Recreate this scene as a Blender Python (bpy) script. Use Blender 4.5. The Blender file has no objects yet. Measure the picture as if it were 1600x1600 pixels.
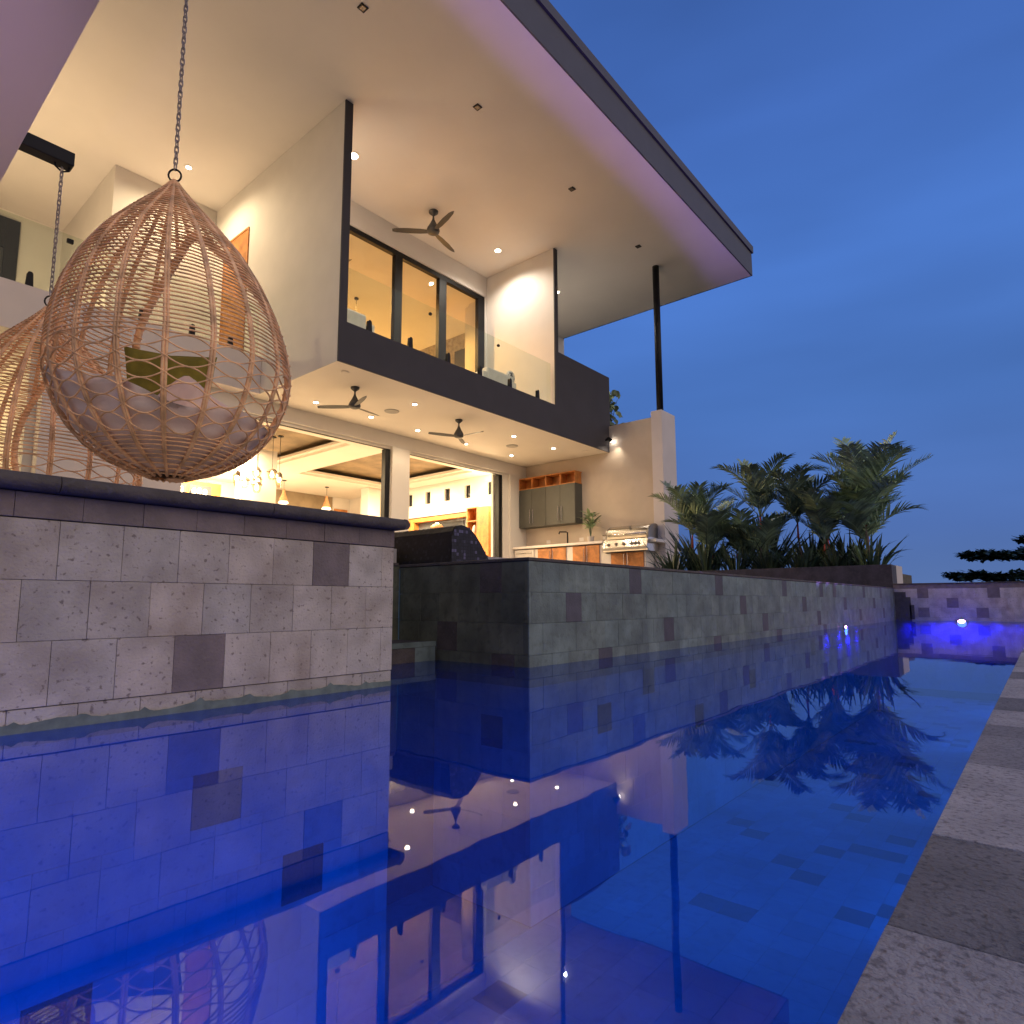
import bpy, math, random
from mathutils import Vector, Matrix
R = math.radians
scene = bpy.context.scene
col = scene.collection

# ------------------------------------------------------------------ camera
CAMZ = 0.3
pitch, yaw, roll = .118, .706, -.002
F = Vector((math.cos(yaw)*math.cos(pitch), math.sin(yaw)*math.cos(pitch), math.sin(pitch)))
R0 = Vector((math.sin(yaw), -math.cos(yaw), 0)); U0 = R0.cross(F)
RR = R0*math.cos(roll) + U0*math.sin(roll); UU = U0*math.cos(roll) - R0*math.sin(roll)
cam = bpy.data.cameras.new('camera'); cam_o = bpy.data.objects.new('camera', cam); col.objects.link(cam_o)
M = Matrix(((RR.x, UU.x, -F.x, 0), (RR.y, UU.y, -F.y, 0), (RR.z, UU.z, -F.z, CAMZ), (0, 0, 0, 1)))
cam_o.matrix_world = M
cam.sensor_width = 36; cam.lens = 978.678/1600*36
cam.shift_x = (800-795.585)/1600; cam.shift_y = (824.264-800)/1600
cam.clip_start = .02; cam.clip_end = 2000
scene.camera = cam_o

def srgb(r, g, b, k=1.0):
    f = lambda c: (c/255/12.92 if c/255 <= .04045 else ((c/255+.055)/1.055)**2.4)*k
    return (f(r), f(g), f(b), 1)

# ------------------------------------------------------------------ dusk sky
world = bpy.data.worlds.new('World'); scene.world = world; world.use_nodes = True
nt = world.node_tree; N = nt.nodes; L = nt.links; N.clear()
out = N.new('ShaderNodeOutputWorld'); bg = N.new('ShaderNodeBackground'); L.new(bg.outputs[0], out.inputs[0])
tc = N.new('ShaderNodeTexCoord'); sep = N.new('ShaderNodeSeparateXYZ'); L.new(tc.outputs['Generated'], sep.inputs[0])
ramp = N.new('ShaderNodeValToRGB'); L.new(sep.outputs['Z'], ramp.inputs[0])
cr = ramp.color_ramp
cr.elements[0].position = 0.0; cr.elements[0].color = srgb(84, 110, 160)
cr.elements[1].position = 1.0; cr.elements[1].color = srgb(52, 84, 150)
for p_, c_ in ((.10, (74, 104, 164)), (.28, (72, 112, 182)), (.45, (72, 115, 192)), (.62, (64, 102, 176))):
    e = cr.elements.new(p_); e.color = srgb(*c_)
mp = N.new('ShaderNodeMapping'); mp.inputs['Scale'].default_value = (1.2, 1.2, 5.5); mp.inputs['Rotation'].default_value = (0, .35, 0)
nz = N.new('ShaderNodeTexNoise'); nz.inputs['Scale'].default_value = 1.3; nz.inputs['Detail'].default_value = 3
L.new(tc.outputs['Generated'], mp.inputs[0]); L.new(mp.outputs[0], nz.inputs[0])
nr = N.new('ShaderNodeMapRange'); nr.inputs[1].default_value = .3; nr.inputs[2].default_value = .75; nr.inputs[3].default_value = .94; nr.inputs[4].default_value = 1.26
L.new(nz.outputs[0], nr.inputs[0])
mul = N.new('ShaderNodeVectorMath'); mul.operation = 'SCALE'; L.new(ramp.outputs[0], mul.inputs[0]); L.new(nr.outputs[0], mul.inputs['Scale'])
# the side of the sky where the sun has set (behind the photographer) is still brighter and rosier
wr = N.new('ShaderNodeMapRange'); wr.inputs[1].default_value = -.25; wr.inputs[2].default_value = -.9; wr.inputs[3].default_value = 0; wr.inputs[4].default_value = 1
wr.interpolation_type = 'SMOOTHSTEP'; L.new(sep.outputs['Y'], wr.inputs[0])
mix = N.new('ShaderNodeMixRGB'); L.new(wr.outputs[0], mix.inputs[0]); L.new(mul.outputs[0], mix.inputs[1])
mix.inputs[2].default_value = (1.12, .94, .84, 1)
L.new(mix.outputs[0], bg.inputs[0]); bg.inputs[1].default_value = 1.0

scene.view_settings.view_transform = 'Standard'; scene.view_settings.look = 'None'
scene.view_settings.exposure = 0; scene.view_settings.gamma = 1
scene.render.engine = 'CYCLES'
scene.cycles.use_denoising = True
scene.cycles.max_bounces = 10; scene.cycles.transparent_max_bounces = 24
scene.cycles.sample_clamp_indirect = 6; scene.cycles.sample_clamp_direct = 0
scene.cycles.caustics_reflective = False; scene.cycles.caustics_refractive = False
scene.cycles.blur_glossy = 1.0

# ------------------------------------------------------------------ materials
MATS = {}
def mat(name, base, rough=.6, metal=0, n1=(3, .1), n2=None, bump=0, bscale=60, tint=False, spec=.5, alt=None):
    """procedural surface: base colour varied by two noises, optional per-tile tint attribute, bump"""
    m = bpy.data.materials.new(name); m.use_nodes = True; MATS[name] = m
    t = m.node_tree; b = t.nodes['Principled BSDF']; b.inputs['Roughness'].default_value = rough
    b.inputs['Metallic'].default_value = metal; b.inputs['Specular IOR Level'].default_value = spec
    tcn = t.nodes.new('ShaderNodeTexCoord')
    c = None
    rgb = t.nodes.new('ShaderNodeRGB'); rgb.outputs[0].default_value = (*base[:3], 1); c = rgb.outputs[0]
    def noise(scale, amt, c, col2=None, detail=4, lo=.35, hi=.65):
        n = t.nodes.new('ShaderNodeTexNoise'); n.inputs['Scale'].default_value = scale; n.inputs['Detail'].default_value = detail
        t.links.new(tcn.outputs['Object'], n.inputs[0])
        r = t.nodes.new('ShaderNodeMapRange'); r.inputs[1].default_value = lo; r.inputs[2].default_value = hi
        t.links.new(n.outputs[0], r.inputs[0])
        if col2 is None:
            r.inputs[3].default_value = 1-amt; r.inputs[4].default_value = 1+amt
            v = t.nodes.new('ShaderNodeVectorMath'); v.operation = 'SCALE'
            t.links.new(c, v.inputs[0]); t.links.new(r.outputs[0], v.inputs['Scale']); return v.outputs[0]
        r.inputs[3].default_value = 0; r.inputs[4].default_value = amt
        mx = t.nodes.new('ShaderNodeMixRGB'); t.links.new(r.outputs[0], mx.inputs[0]); t.links.new(c, mx.inputs[1])
        mx.inputs[2].default_value = (*col2[:3], 1); return mx.outputs[0]
    if n1: c = noise(n1[0], n1[1], c)
    if n2: c = noise(n2[0], n2[1], c, n2[2] if len(n2) > 2 else None, 6, *(n2[3] if len(n2) > 3 else (.5, .7)))
    if alt: c = noise(alt[0], alt[1], c, alt[2], 2, *alt[3])
    if tint:
        a = t.nodes.new('ShaderNodeAttribute'); a.attribute_name = 'tint'
        mx = t.nodes.new('ShaderNodeMixRGB'); mx.blend_type = 'MULTIPLY'; mx.inputs[0].default_value = 1
        t.links.new(c, mx.inputs[1]); t.links.new(a.outputs['Color'], mx.inputs[2]); c = mx.outputs[0]
    t.links.new(c, b.inputs['Base Color'])
    if bump:
        n = t.nodes.new('ShaderNodeTexNoise'); n.inputs['Scale'].default_value = bscale; n.inputs['Detail'].default_value = 5
        t.links.new(tcn.outputs['Object'], n.inputs[0])
        bp = t.nodes.new('ShaderNodeBump'); bp.inputs['Strength'].default_value = bump; bp.inputs['Distance'].default_value = .01
        t.links.new(n.outputs[0], bp.inputs['Height']); t.links.new(bp.outputs[0], b.inputs['Normal'])
    return m
def emit(name, c, s):
    m = bpy.data.materials.new(name); m.use_nodes = True; t = m.node_tree; t.nodes.clear(); MATS[name] = m
    o = t.nodes.new('ShaderNodeOutputMaterial'); e = t.nodes.new('ShaderNodeEmission')
    e.inputs[0].default_value = (*c[:3], 1); e.inputs[1].default_value = s; t.links.new(e.outputs[0], o.inputs[0]); return m
def thin(name, tr, ior, rough, add=0, bump=0, murk=None):
    """thin clear sheet: tinted see-through + fresnel mirror"""
    m = bpy.data.materials.new(name); m.use_nodes = True; t = m.node_tree; t.nodes.clear(); MATS[name] = m
    o = t.nodes.new('ShaderNodeOutputMaterial'); a = t.nodes.new('ShaderNodeBsdfTransparent'); a.inputs[0].default_value = (*tr, 1)
    g = t.nodes.new('ShaderNodeBsdfGlossy'); g.inputs['Roughness'].default_value = rough
    f = t.nodes.new('ShaderNodeFresnel'); gm = t.nodes.new('ShaderNodeNewGeometry')
    ir = t.nodes.new('ShaderNodeMapRange'); ir.inputs[3].default_value = ior; ir.inputs[4].default_value = 1/ior
    t.links.new(gm.outputs['Backfacing'], ir.inputs[0]); t.links.new(ir.outputs[0], f.inputs['IOR'])
    mx = t.nodes.new('ShaderNodeMixShader')
    if murk:   # cloudy water: part of the light is scattered
        tl = t.nodes.new('ShaderNodeBsdfTranslucent'); tl.inputs[0].default_value = (*murk[1], 1)
        m2 = t.nodes.new('ShaderNodeMixShader'); m2.inputs[0].default_value = murk[0]
        t.links.new(a.outputs[0], m2.inputs[1]); t.links.new(tl.outputs[0], m2.inputs[2]); a = m2
    if add:
        ad = t.nodes.new('ShaderNodeMath'); ad.operation = 'ADD'; ad.use_clamp = True; ad.inputs[1].default_value = add
        t.links.new(f.outputs[0], ad.inputs[0]); t.links.new(ad.outputs[0], mx.inputs[0])
    else: t.links.new(f.outputs[0], mx.inputs[0])
    t.links.new(a.outputs[0], mx.inputs[1]); t.links.new(g.outputs[0], mx.inputs[2]); t.links.new(mx.outputs[0], o.inputs[0])
    if bump:
        tcn = t.nodes.new('ShaderNodeTexCoord'); n = t.nodes.new('ShaderNodeTexNoise'); n.inputs['Scale'].default_value = 2.2; n.inputs['Detail'].default_value = 3
        t.links.new(tcn.outputs['Object'], n.inputs[0]); bp = t.nodes.new('ShaderNodeBump'); bp.inputs['Strength'].default_value = bump; bp.inputs['Distance'].default_value = .02
        t.links.new(n.outputs[0], bp.inputs['Height']); t.links.new(bp.outputs[0], g.inputs['Normal'])
    return m

mat('stone', (.50, .435, .355), .75, n1=(9, .14), n2=(75, .75, (.14, .105, .085), (.60, .68)), bump=.35, bscale=130, tint=True,
    alt=(7.5, .55, (.26, .20, .145), (.44, .72)))
mat('wet_stone', (.150, .185, .155), .45, n1=(7, .28), n2=(26, .5, (.07, .085, .06), (.52, .68)), bump=.25, bscale=90, tint=True)
mat('header_stone', (.205, .158, .138), .7, n1=(14, .15), n2=(45, .5, (.24, .21, .2), (.6, .75)), bump=.4, bscale=110, tint=True)
mat('basalt', (.085, .068, .055), .75, n1=(12, .2), n2=(50, .5, (.11, .10, .10), (.58, .7)), bump=.5, bscale=70)
mat('shaded_wet_stone', (.115, .118, .078), .45, n1=(7, .28), n2=(26, .5, (.05, .055, .035), (.52, .68)), bump=.25, bscale=90, tint=True)  # wet stone copy with the shade of the recess put into its colour
mat('dark_tile', (.085, .074, .08), .6, n1=(14, .15), bump=.3, bscale=110, tint=True)
mat('grout', (.16, .15, .14), .9)
mat('scum', (.15, .185, .15), .7, n1=(30, .2))
mat('deck_stone', (.37, .35, .355), .7, n1=(9, .16), n2=(115, .6, (.09, .08, .085), (.53, .66)), bump=1.0, bscale=140, tint=True)
mat('pool_tile', (.34, .42, .50), .6, n1=(1.6, .22), n2=(22, .4, (.16, .22, .3), (.5, .7)), tint=True)
mat('white_wall', (.72, .68, .63), .85, n1=(1.5, .03), bump=.12, bscale=240)
mat('soffit', (.80, .75, .70), .9, n1=(.7, .03), bump=.06, bscale=200)
mat('ceiling', (.78, .72, .64), .9, n1=(1, .02))
mat('charcoal', (.052, .048, .056), .8, n1=(2, .06), bump=.2, bscale=200)
mat('fascia', (.065, .066, .07), .55, n1=(3, .05))
mat('black_metal', (.008, .008, .010), .5, n1=(8, .1), spec=.25)
mat('beige_wall', (.56, .47, .38), .8, n1=(1.2, .06), n2=(5, .25, (.48, .40, .32), (.45, .7)))
mat('pillar_wall', (.66, .60, .58), .85, n1=(2, .03), bump=.1, bscale=200)
mat('terrace', (.42, .38, .34), .5, n1=(2, .08))
mat('wood', (.50, .19, .045), .45, n1=(5, .25), n2=(14, .5, (.28, .10, .03)))
mat('coffer_wood', (.26, .19, .11), .6, n1=(2.5, .3), n2=(5, .5, (.12, .085, .05)))
mat('olive_cab', (.06, .06, .053), .5, n1=(3, .08))
mat('steel', (.62, .60, .57), .22, 1, n1=(4, .05))
mat('dark_steel', (.25, .24, .23), .35, 1, n1=(4, .05))
mat('counter', (.75, .70, .66), .4, n1=(4, .04))
mat('mosaic', (.008, .007, .010), .5, n1=(60, .3), tint=True, spec=.4)
mat('rattan', (.93, .56, .285), .6, n1=(11, .32), n2=(70, .4, (.66, .33, .17), (.5, .7)))
mat('cushion', (.92, .74, .62), .9, n1=(5, .1), bump=.5, bscale=14)
mat('olive_pillow', (.26, .24, .035), .9, n1=(9, .2), bump=.4, bscale=22)
mat('chain_metal', (.30, .27, .28), .4, .8, n1=(30, .2))
mat('leaf', (.16, .215, .115), .5, n1=(5, .3), tint=True)
mat('leaf_dark', (.035, .06, .028), .55, n1=(5, .3), tint=True)
mat('red_stem', (.45, .06, .035), .5, n1=(15, .3))
mat('bark', (.10, .085, .06), .8, n1=(12, .3))
mat('planter_dark', (.045, .036, .045), .55, n1=(6, .35), n2=(24, .4, (.09, .07, .08), (.5, .7)))
mat('ground', (.06, .07, .04), .95, n1=(.3, .3))
mat('fan_metal', (.075, .075, .078), .45, .3, n1=(9, .1))
mat('fabric_white', (.75, .72, .68), .9, n1=(8, .05))
mat('pattern_fabric', (.75, .72, .68), .9, n1=(8, .05), n2=(9, .95, (.06, .055, .05), (.52, .56)))
mat('mural', (.42, .36, .27), .8, n1=(3, .1), n2=(11, .6, (.22, .19, .14), (.48, .6)))
mat('screen_dark', (.07, .075, .085), .25, n1=(2, .05))
mat('window_dark', (.02, .022, .028), .08, n1=(2, .05))
mat('speaker_grey', (.42, .40, .37), .8, n1=(80, .1))
mat('terracotta', (.5, .26, .12), .6, n1=(20, .2))
mat('cork', (.48, .25, .11), .8, n1=(30, .2))
mat('smoked', (.25, .2, .16), .2, .6, n1=(20, .1))
mat('pot_white', (.55, .5, .46), .6, n1=(9, .1))
mat('feature', (.30, .23, .15), .8, n1=(1.5, .15), n2=(4, .5, (.22, .165, .1)))
thin('glass', (.90, .94, .90), 1.26, .0)
thin('water', (.04, .40, .92), 1.60, .016, add=.03, bump=.038, murk=(.3, (.0, .27, .95)))
thin('globe_glass', (.85, .78, .66), 1.5, .02)
emit('lamp_white', (1, .87, .68), 28)
emit('bulb', (1, .74, .40), 18)
emit('cone_glow', (1, .72, .40), 3.5)
emit('pool_lamp', (1, .30, .95), 38)
emit('wall_lamp', (1, .93, .82), 30)

# ------------------------------------------------------------------ mesh helpers
class MB:
    def __init__(s): s.v = []; s.f = []; s.mi = []; s.t = []; s.mats = []
    def m(s, name):
        if name not in s.mats: s.mats.append(name)
        return s.mats.index(name)
    def face(s, pts, mat_, tint=1.0):
        i = len(s.v); s.v += [tuple(p) for p in pts]; s.f.append(tuple(range(i, i+len(pts)))); s.mi.append(s.m(mat_)); s.t.append(tint)
    def box(s, a, b, mat_, tint=1.0, skip=''):
        x0, y0, z0 = a; x1, y1, z1 = b
        i = len(s.v)
        s.v += [(x0, y0, z0), (x1, y0, z0), (x1, y1, z0), (x0, y1, z0), (x0, y0, z1), (x1, y0, z1), (x1, y1, z1), (x0, y1, z1)]
        for k, q in (('b', (0, 3, 2, 1)), ('t', (4, 5, 6, 7)), ('f', (0, 1, 5, 4)), ('r', (1, 2, 6, 5)), ('k', (2, 3, 7, 6)), ('l', (3, 0, 4, 7))):
            if k in skip: continue
            s.f.append(tuple(i+j for j in q)); s.mi.append(s.m(mat_)); s.t.append(tint)
        return s
    def prism(s, prof, axis, a, b, mat_, tint=1.0):
        """profile (list of 2D) extruded along axis from a to b"""
        def P(u, w, h):
            return {'x': (h, u, w), 'y': (u, h, w), 'z': (u, w, h)}[axis]
        n = len(prof); i = len(s.v)
        s.v += [P(u, w, a) for u, w in prof] + [P(u, w, b) for u, w in prof]
        for k in range(n): 
            s.f.append((i+k, i+(k+1) % n, i+n+(k+1) % n, i+n+k)); s.mi.append(s.m(mat_)); s.t.append(tint)
        s.f.append(tuple(i+k for k in range(n))); s.mi.append(s.m(mat_)); s.t.append(tint)
        s.f.append(tuple(i+n+k for k in reversed(range(n)))); s.mi.append(s.m(mat_)); s.t.append(tint)
        return s
    def lathe(s, prof, c, mat_, n=20, tint=1.0, cap=True, M=None):
        i = len(s.v); c = Vector(c)
        for r, z in prof:
            for k in range(n):
                a = 2*math.pi*k/n; p = Vector((r*math.cos(a), r*math.sin(a), z))
                if M: p = M @ p
                s.v.append(tuple(c+p))
        for j in range(len(prof)-1):
            for k in range(n):
                s.f.append((i+j*n+k, i+j*n+(k+1) % n, i+(j+1)*n+(k+1) % n, i+(j+1)*n+k)); s.mi.append(s.m(mat_)); s.t.append(tint)
        if cap:
            s.f.append(tuple(i+k for k in reversed(range(n)))); s.mi.append(s.m(mat_)); s.t.append(tint)
            s.f.append(tuple(i+(len(prof)-1)*n+k for k in range(n))); s.mi.append(s.m(mat_)); s.t.append(tint)
        return s
    def tube(s, pts, r, mat_, n=5, closed=False, tint=1.0, r1=None):
        pts = [Vector(p) for p in pts]; m_ = len(pts)
        if m_ < 2: return s
        i = len(s.v); nrm = None
        for k, p in enumerate(pts):
            if closed: d = pts[(k+1) % m_]-pts[k-1]
            else: d = pts[min(k+1, m_-1)]-pts[max(k-1, 0)]
            if d.length < 1e-9: d = Vector((0, 0, 1))
            d.normalize()
            if nrm is None:
                nrm = d.orthogonal().normalized()
            nrm = (nrm-d*nrm.dot(d))
            nrm = nrm.normalized() if nrm.length > 1e-6 else d.orthogonal().normalized()
            b = d.cross(nrm); rk = r if r1 is None else r+(r1-r)*k/(m_-1)
            for j in range(n):
                a = 2*math.pi*j/n; s.v.append(tuple(p+(nrm*math.cos(a)+b*math.sin(a))*rk))
        for k in range(m_ if closed else m_-1):
            k2 = (k+1) % m_
            for j in range(n):
                s.f.append((i+k*n+j, i+k*n+(j+1) % n, i+k2*n+(j+1) % n, i+k2*n+j)); s.mi.append(s.m(mat_)); s.t.append(tint)
        if not closed:
            s.f.append(tuple(i+j for j in reversed(range(n)))); s.mi.append(s.m(mat_)); s.t.append(tint)
            s.f.append(tuple(i+(m_-1)*n+j for j in range(n))); s.mi.append(s.m(mat_)); s.t.append(tint)
        return s
    def build(s, name, parent=None, smooth=False, bevel=0, **kw):
        me = bpy.data.meshes.new(name); me.from_pydata(s.v, [], s.f); me.update()
        for k in s.mats: me.materials.append(MATS[k])
        me.polygons.foreach_set('material_index', s.mi)
        ca = me.color_attributes.new('tint', 'FLOAT_COLOR', 'CORNER')
        vals = []
        for p in me.polygons:
            t = s.t[p.index]; c = (t, t, t, 1) if not isinstance(t, tuple) else (*t, 1)
            vals += list(c)*p.loop_total
        ca.data.foreach_set('color', vals)
        if smooth: me.polygons.foreach_set('use_smooth', [True]*len(me.polygons))
        o = bpy.data.objects.new(name, me); col.objects.link(o)
        if parent is not None:
            o.parent = parent; me.transform(Matrix.Translation(-Vector(parent.get('org', (0, 0, 0)))))
        if bevel:
            b = o.modifiers.new('bevel', 'BEVEL'); b.width = bevel; b.segments = 2; b.limit_method = 'ANGLE'
        for k, v in kw.items(): o[k] = v
        return o
def thing(name, label, cat, loc=(0, 0, 0), group=None):
    o = bpy.data.objects.new(name, None); col.objects.link(o); o.location = loc; o.empty_display_size = .1
    o['label'] = label; o['category'] = cat; o['org'] = tuple(loc)
    if group: o['group'] = group
    return o
def structure(o): o['kind'] = 'structure'; return o
def lamp(kind, name, loc, power, color, size=.1, rot=None, spot=None, blend=.5, parent=None, sizey=None):
    d = bpy.data.lights.new(name, kind); d.energy = power; d.color = color
    if kind == 'AREA':
        d.size = size
        if sizey: d.shape = 'RECTANGLE'; d.size_y = sizey
    else: d.shadow_soft_size = size
    if kind == 'SPOT': d.spot_size = R(spot or 100); d.spot_blend = blend
    o = bpy.data.objects.new(name, d); col.objects.link(o); o.location = loc
    if rot: o.rotation_euler = rot
    if parent is not None:
        o.parent = parent; o.location = Vector(loc)-Vector(parent.get('org', (0, 0, 0)))
    return o
WARM = (1, .70, .38); WARM2 = (1, .76, .48)
rnd = random.Random(7)

# ------------------------------------------------------------------ ground, pool, water, deck
g = MB(); g.box((-300, -300, -2.2), (600, 600, -2.0), 'ground'); structure(g.build('ground'))
T = .1455; TX = .1375
def jit(a=.1): return 1+rnd.uniform(-a, a)
def tile_plane(mb, axis, pos, u0, u1, rows, pitch, offs, darks, matl, matd, depth=.012, gap=.00045, amp=.10, sgn=-1):
    """rows of stone slabs on a vertical plane; axis 'y' = wall facing -y at y=pos running in x, axis 'x' = wall facing -x running in y.
    each slab is a thin box standing a hair proud of the grout"""
    for ri, (z0, z1) in enumerate(rows):
        o = offs[ri % len(offs)]
        k = math.floor((u0-o)/pitch)
        while o+k*pitch < u1:
            a = max(u0, o+k*pitch); b = min(u1, o+(k+1)*pitch); c = (a+b)/2
            if b-a > .006:
                dk = any(r == ri and abs(c-d) < pitch*.5 for r, d in darks)
                tn = jit(amp); hue = rnd.uniform(-.03, .03); tint = (tn*(1+hue), tn, tn*(1-hue))
                pr = rnd.uniform(.0, .0016)
                if axis == 'y': A = (a+gap, pos+sgn*pr, z0+gap); B = (b-gap, pos-sgn*depth, z1-gap)
                else: A = (pos+sgn*pr, a+gap, z0+gap); B = (pos-sgn*depth, b-gap, z1-gap)
                A2 = tuple(min(p, q) for p, q in zip(A, B)); B2 = tuple(max(p, q) for p, q in zip(A, B))
                mb.box(A2, B2, matd if dk else matl, tint)
            k += 1
def under_rows(ztop, n=8): return [(ztop-T*(i+1), ztop-T*i) for i in range(n)]

# pool basin
pf = MB()
for i in range(-42, 78):
    for j in range(0, 12):
        x0 = i*.1475; y0 = .14+j*.141
        dk = rnd.random() < .06
        pf.box((x0+.001, y0+.001, -1.14), (x0+.1465, y0+.140, -1.12), 'pool_tile', (.35 if dk else jit(.12)))
pf.box((-6.3, -.2, -1.3), (11.9, 2.9, -1.145), 'grout')
pf.box((1.4, 1.84, -1.142), (2.3, 2.86, -1.119), 'pool_tile', .8)
structure(pf.build('pool_floor'))
w = MB(); w.face([(-6.2, .134, 0), (11.42, .134, 0), (11.42, 1.829, 0), (2.277, 1.829, 0), (2.277, 2.75, 0), (1.486, 2.75, 0), (1.486, 1.829, 0), (-6.2, 1.829, 0)], 'water')
structure(w.build('pool_water'))

# near deck of rough stone blocks
dk = MB(); edges = [-3.2, -2.7, -2.2, -1.7, -1.2, -.7, -.1, .38, .68, .97, 1.235, 1.43, 1.75, 1.893, 2.156, 2.45, 2.747, 3.05, 3.35, 3.62, 3.95, 4.3, 4.6, 4.95, 5.3, 5.6, 5.95, 6.3, 6.7, 7.1, 7.5, 7.9, 8.3, 8.7, 9.1, 9.5, 9.9, 10.3, 10.7, 11.1, 11.42]
for a, b in zip(edges, edges[1:]):
    y = .134; first = True
    while y > -2.4:
        d_ = (.30 if not first else rnd.choice((.16, .24, .30)) if a > 3 else .32)
        t = jit(.12)
        if first and abs(a-.68) < .01: t = .5
        elif first and abs(a-1.43) < .01: t = .75
        elif first and abs(a-1.75) < .01: t = .6
        elif rnd.random() < .14 and a > 2: t = .5
        dk.box((a+.0012, y-d_+.0012, -.10), (b-.0012, y-.0008 if first else y-.0012, .0105+rnd.uniform(-.0007, .0007)), 'deck_stone', t)
        y -= d_; first = False
dk.box((-3.2, -2.5, -.3), (11.42, .128, .006), 'grout')
structure(dk.build('pool_deck', bevel=.0015))
nw = MB(); nw.box((-6.3, -.05, -1.3), (11.9, .126, -.12), 'grout')
tile_plane(nw, 'y', .134, -6.2, 11.42, [(-.1-T*(i+1), -.1-T*i) for i in range(7)], TX, (0, .07), [(0, 3.1), (2, 5.2), (1, 7.7)], 'pool_tile', 'basalt', sgn=1)
structure(nw.build('pool_near_wall'))

# left planter wall (raised terrace edge)
XC = 1.484; YP = 1.827
pw = thing('raised_terrace_wall', 'pale stone tiled retaining wall with dark bullnose coping left of the pool recess', 'wall', (XC, YP, 0))
m = MB()
rows = [(.354, .499), (.209, .354), (.056, .209)]
PP = .1405
tile_plane(m, 'y', YP, -6.2, XC, rows, PP, (.446, .379, .448), [(0, 1.21), (2, .80), (1, -1.4), (0, -.9), (2, -2.6)], 'stone', 'header_stone')
m.build('tile_facing', pw, bevel=.0012)
m = MB(); tile_plane(m, 'y', YP+.004, -6.2, XC, [(-.025, .0545)], PP, (.514-PP,), [], 'stone', 'basalt')
m.build('waterline_course', pw, bevel=.002)
m = MB()
x = -6.2; zz = .018; rs_ = random.Random(5)
while x < XC-.004:
    x1 = min(x+.012, XC-.003); ph = ((x-.514) % PP)/PP; edge = .010*math.exp(-(min(ph, 1-ph)/.06)**2)
    z1_ = .0205+.0035*math.sin(x*17)+.0025*math.sin(x*41+1)+rs_.uniform(-.0012, .0012)+edge
    m.face([(x, YP-.0005, -.03), (x1, YP-.0005, -.03), (x1, YP-.0005, z1_), (x, YP-.0005, zz)], 'scum', rs_.uniform(.85, 1.15)); zz = z1_; x = x1
m.build('scum_line', pw)
m = MB(); tile_plane(m, 'y', YP+.002, -6.2, XC, [(-.03-T*(i+1), -.03-T*i) for i in range(8)], PP, (.448, .379), [(0, .1), (1, .86), (2, .3), (3, 1.2), (1, -.4), (4, .5)], 'pool_tile', 'basalt')
m.build('submerged_tiles', pw)
m = MB(); tile_plane(m, 'y', YP-.003, -6.2, XC, [(.501, .562)], .139, (.491,), [], 'header_stone', 'basalt', amp=.08)
m.build('header_course', pw, bevel=.001)
m = MB(); m.box((-6.2, YP+.010, -1.2), (XC-.002, YP+.26, .563), 'grout')
tile_plane(m, 'x', XC, YP+.012, 2.75, [(-.95+T*i, -.95+T*(i+1)) for i in range(10)], TX, (1.83, 1.9), [(7, 2.1)], 'wet_stone', 'basalt', sgn=1)
m.build('wall_core', pw)
m = MB(); prof = []
yf = YP-.055
for a in range(-90, 91, 15): prof.append((yf+.019-.019*math.cos(R(a)), .5835+.0195*math.sin(R(a))))
prof += [(YP+.30, .603), (YP+.30, .564)]
for k in range(-11, 3):
    x0 = -.115+.545*k; x1 = min(x0+.543, XC+.012)
    if x0 > XC: break
    m.prism(prof, 'x', x0, x1, 'basalt')
# rounded nose return over the recess
nose = [(XC+.010+.026*math.sin(R(a)), .5835+.0195*math.cos(R(a))) for a in range(0, 181, 15)]
m.prism([(XC+.011, .603)]+nose+[(XC+.011, .564)], 'y', yf+.006, YP+.30, 'basalt')
m.build('coping', pw, bevel=.002)

# terrace masses
tm = MB(); tm.box((-6.2, 2.09, -1.9), (XC-.01, 6.0, .598), 'terrace'); tm.box((XC-.01, 2.77, -1.9), (2.27, 6.0, .598), 'terrace')
structure(tm.build('lower_terrace'))
tm = MB(); tm.box((-6.2, 6.0, -1.9), (14.0, 21, .94), 'terrace'); structure(tm.build('terrace_floor'))

# recess: back wall, step block
rc = thing('spa_recess_wall', 'dark wet stone back wall of the small recess between the two pool walls', 'wall', (1.9, 2.75, 0))
m = MB(); tile_plane(m, 'y', 2.75, XC+.004, 2.276, [(-.95+T*i, -.95+T*(i+1)) for i in range(10)], TX, (1.50, 1.44), [(8, 1.7), (7, 2.1)], 'shaded_wet_stone', 'basalt')
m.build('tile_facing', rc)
m = MB(); m.box((XC+.003, 2.76, -1.1), (2.275, 2.83, .50), 'grout'); m.box((XC+.004, 2.74, .502), (2.262, 2.84, .516), 'basalt'); m.build('wall_core', rc)
st = thing('spa_step', 'low stone tiled step standing in the dark water of the recess', 'step', (1.9, 2.44, 0))
m = MB(); tile_plane(m, 'y', 2.438, 1.488, 2.270, [(.072, .099), (-.005, .071), (-.15, -.006)], TX, (1.50, 1.44), [(1, 2.06), (1, 1.96)], 'wet_stone', 'basalt')
m.build('tile_facing', st); m = MB(); m.box((1.487, 2.445, -1.1), (2.273, 2.735, .094), 'basalt'); m.build('step_top', st)

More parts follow.
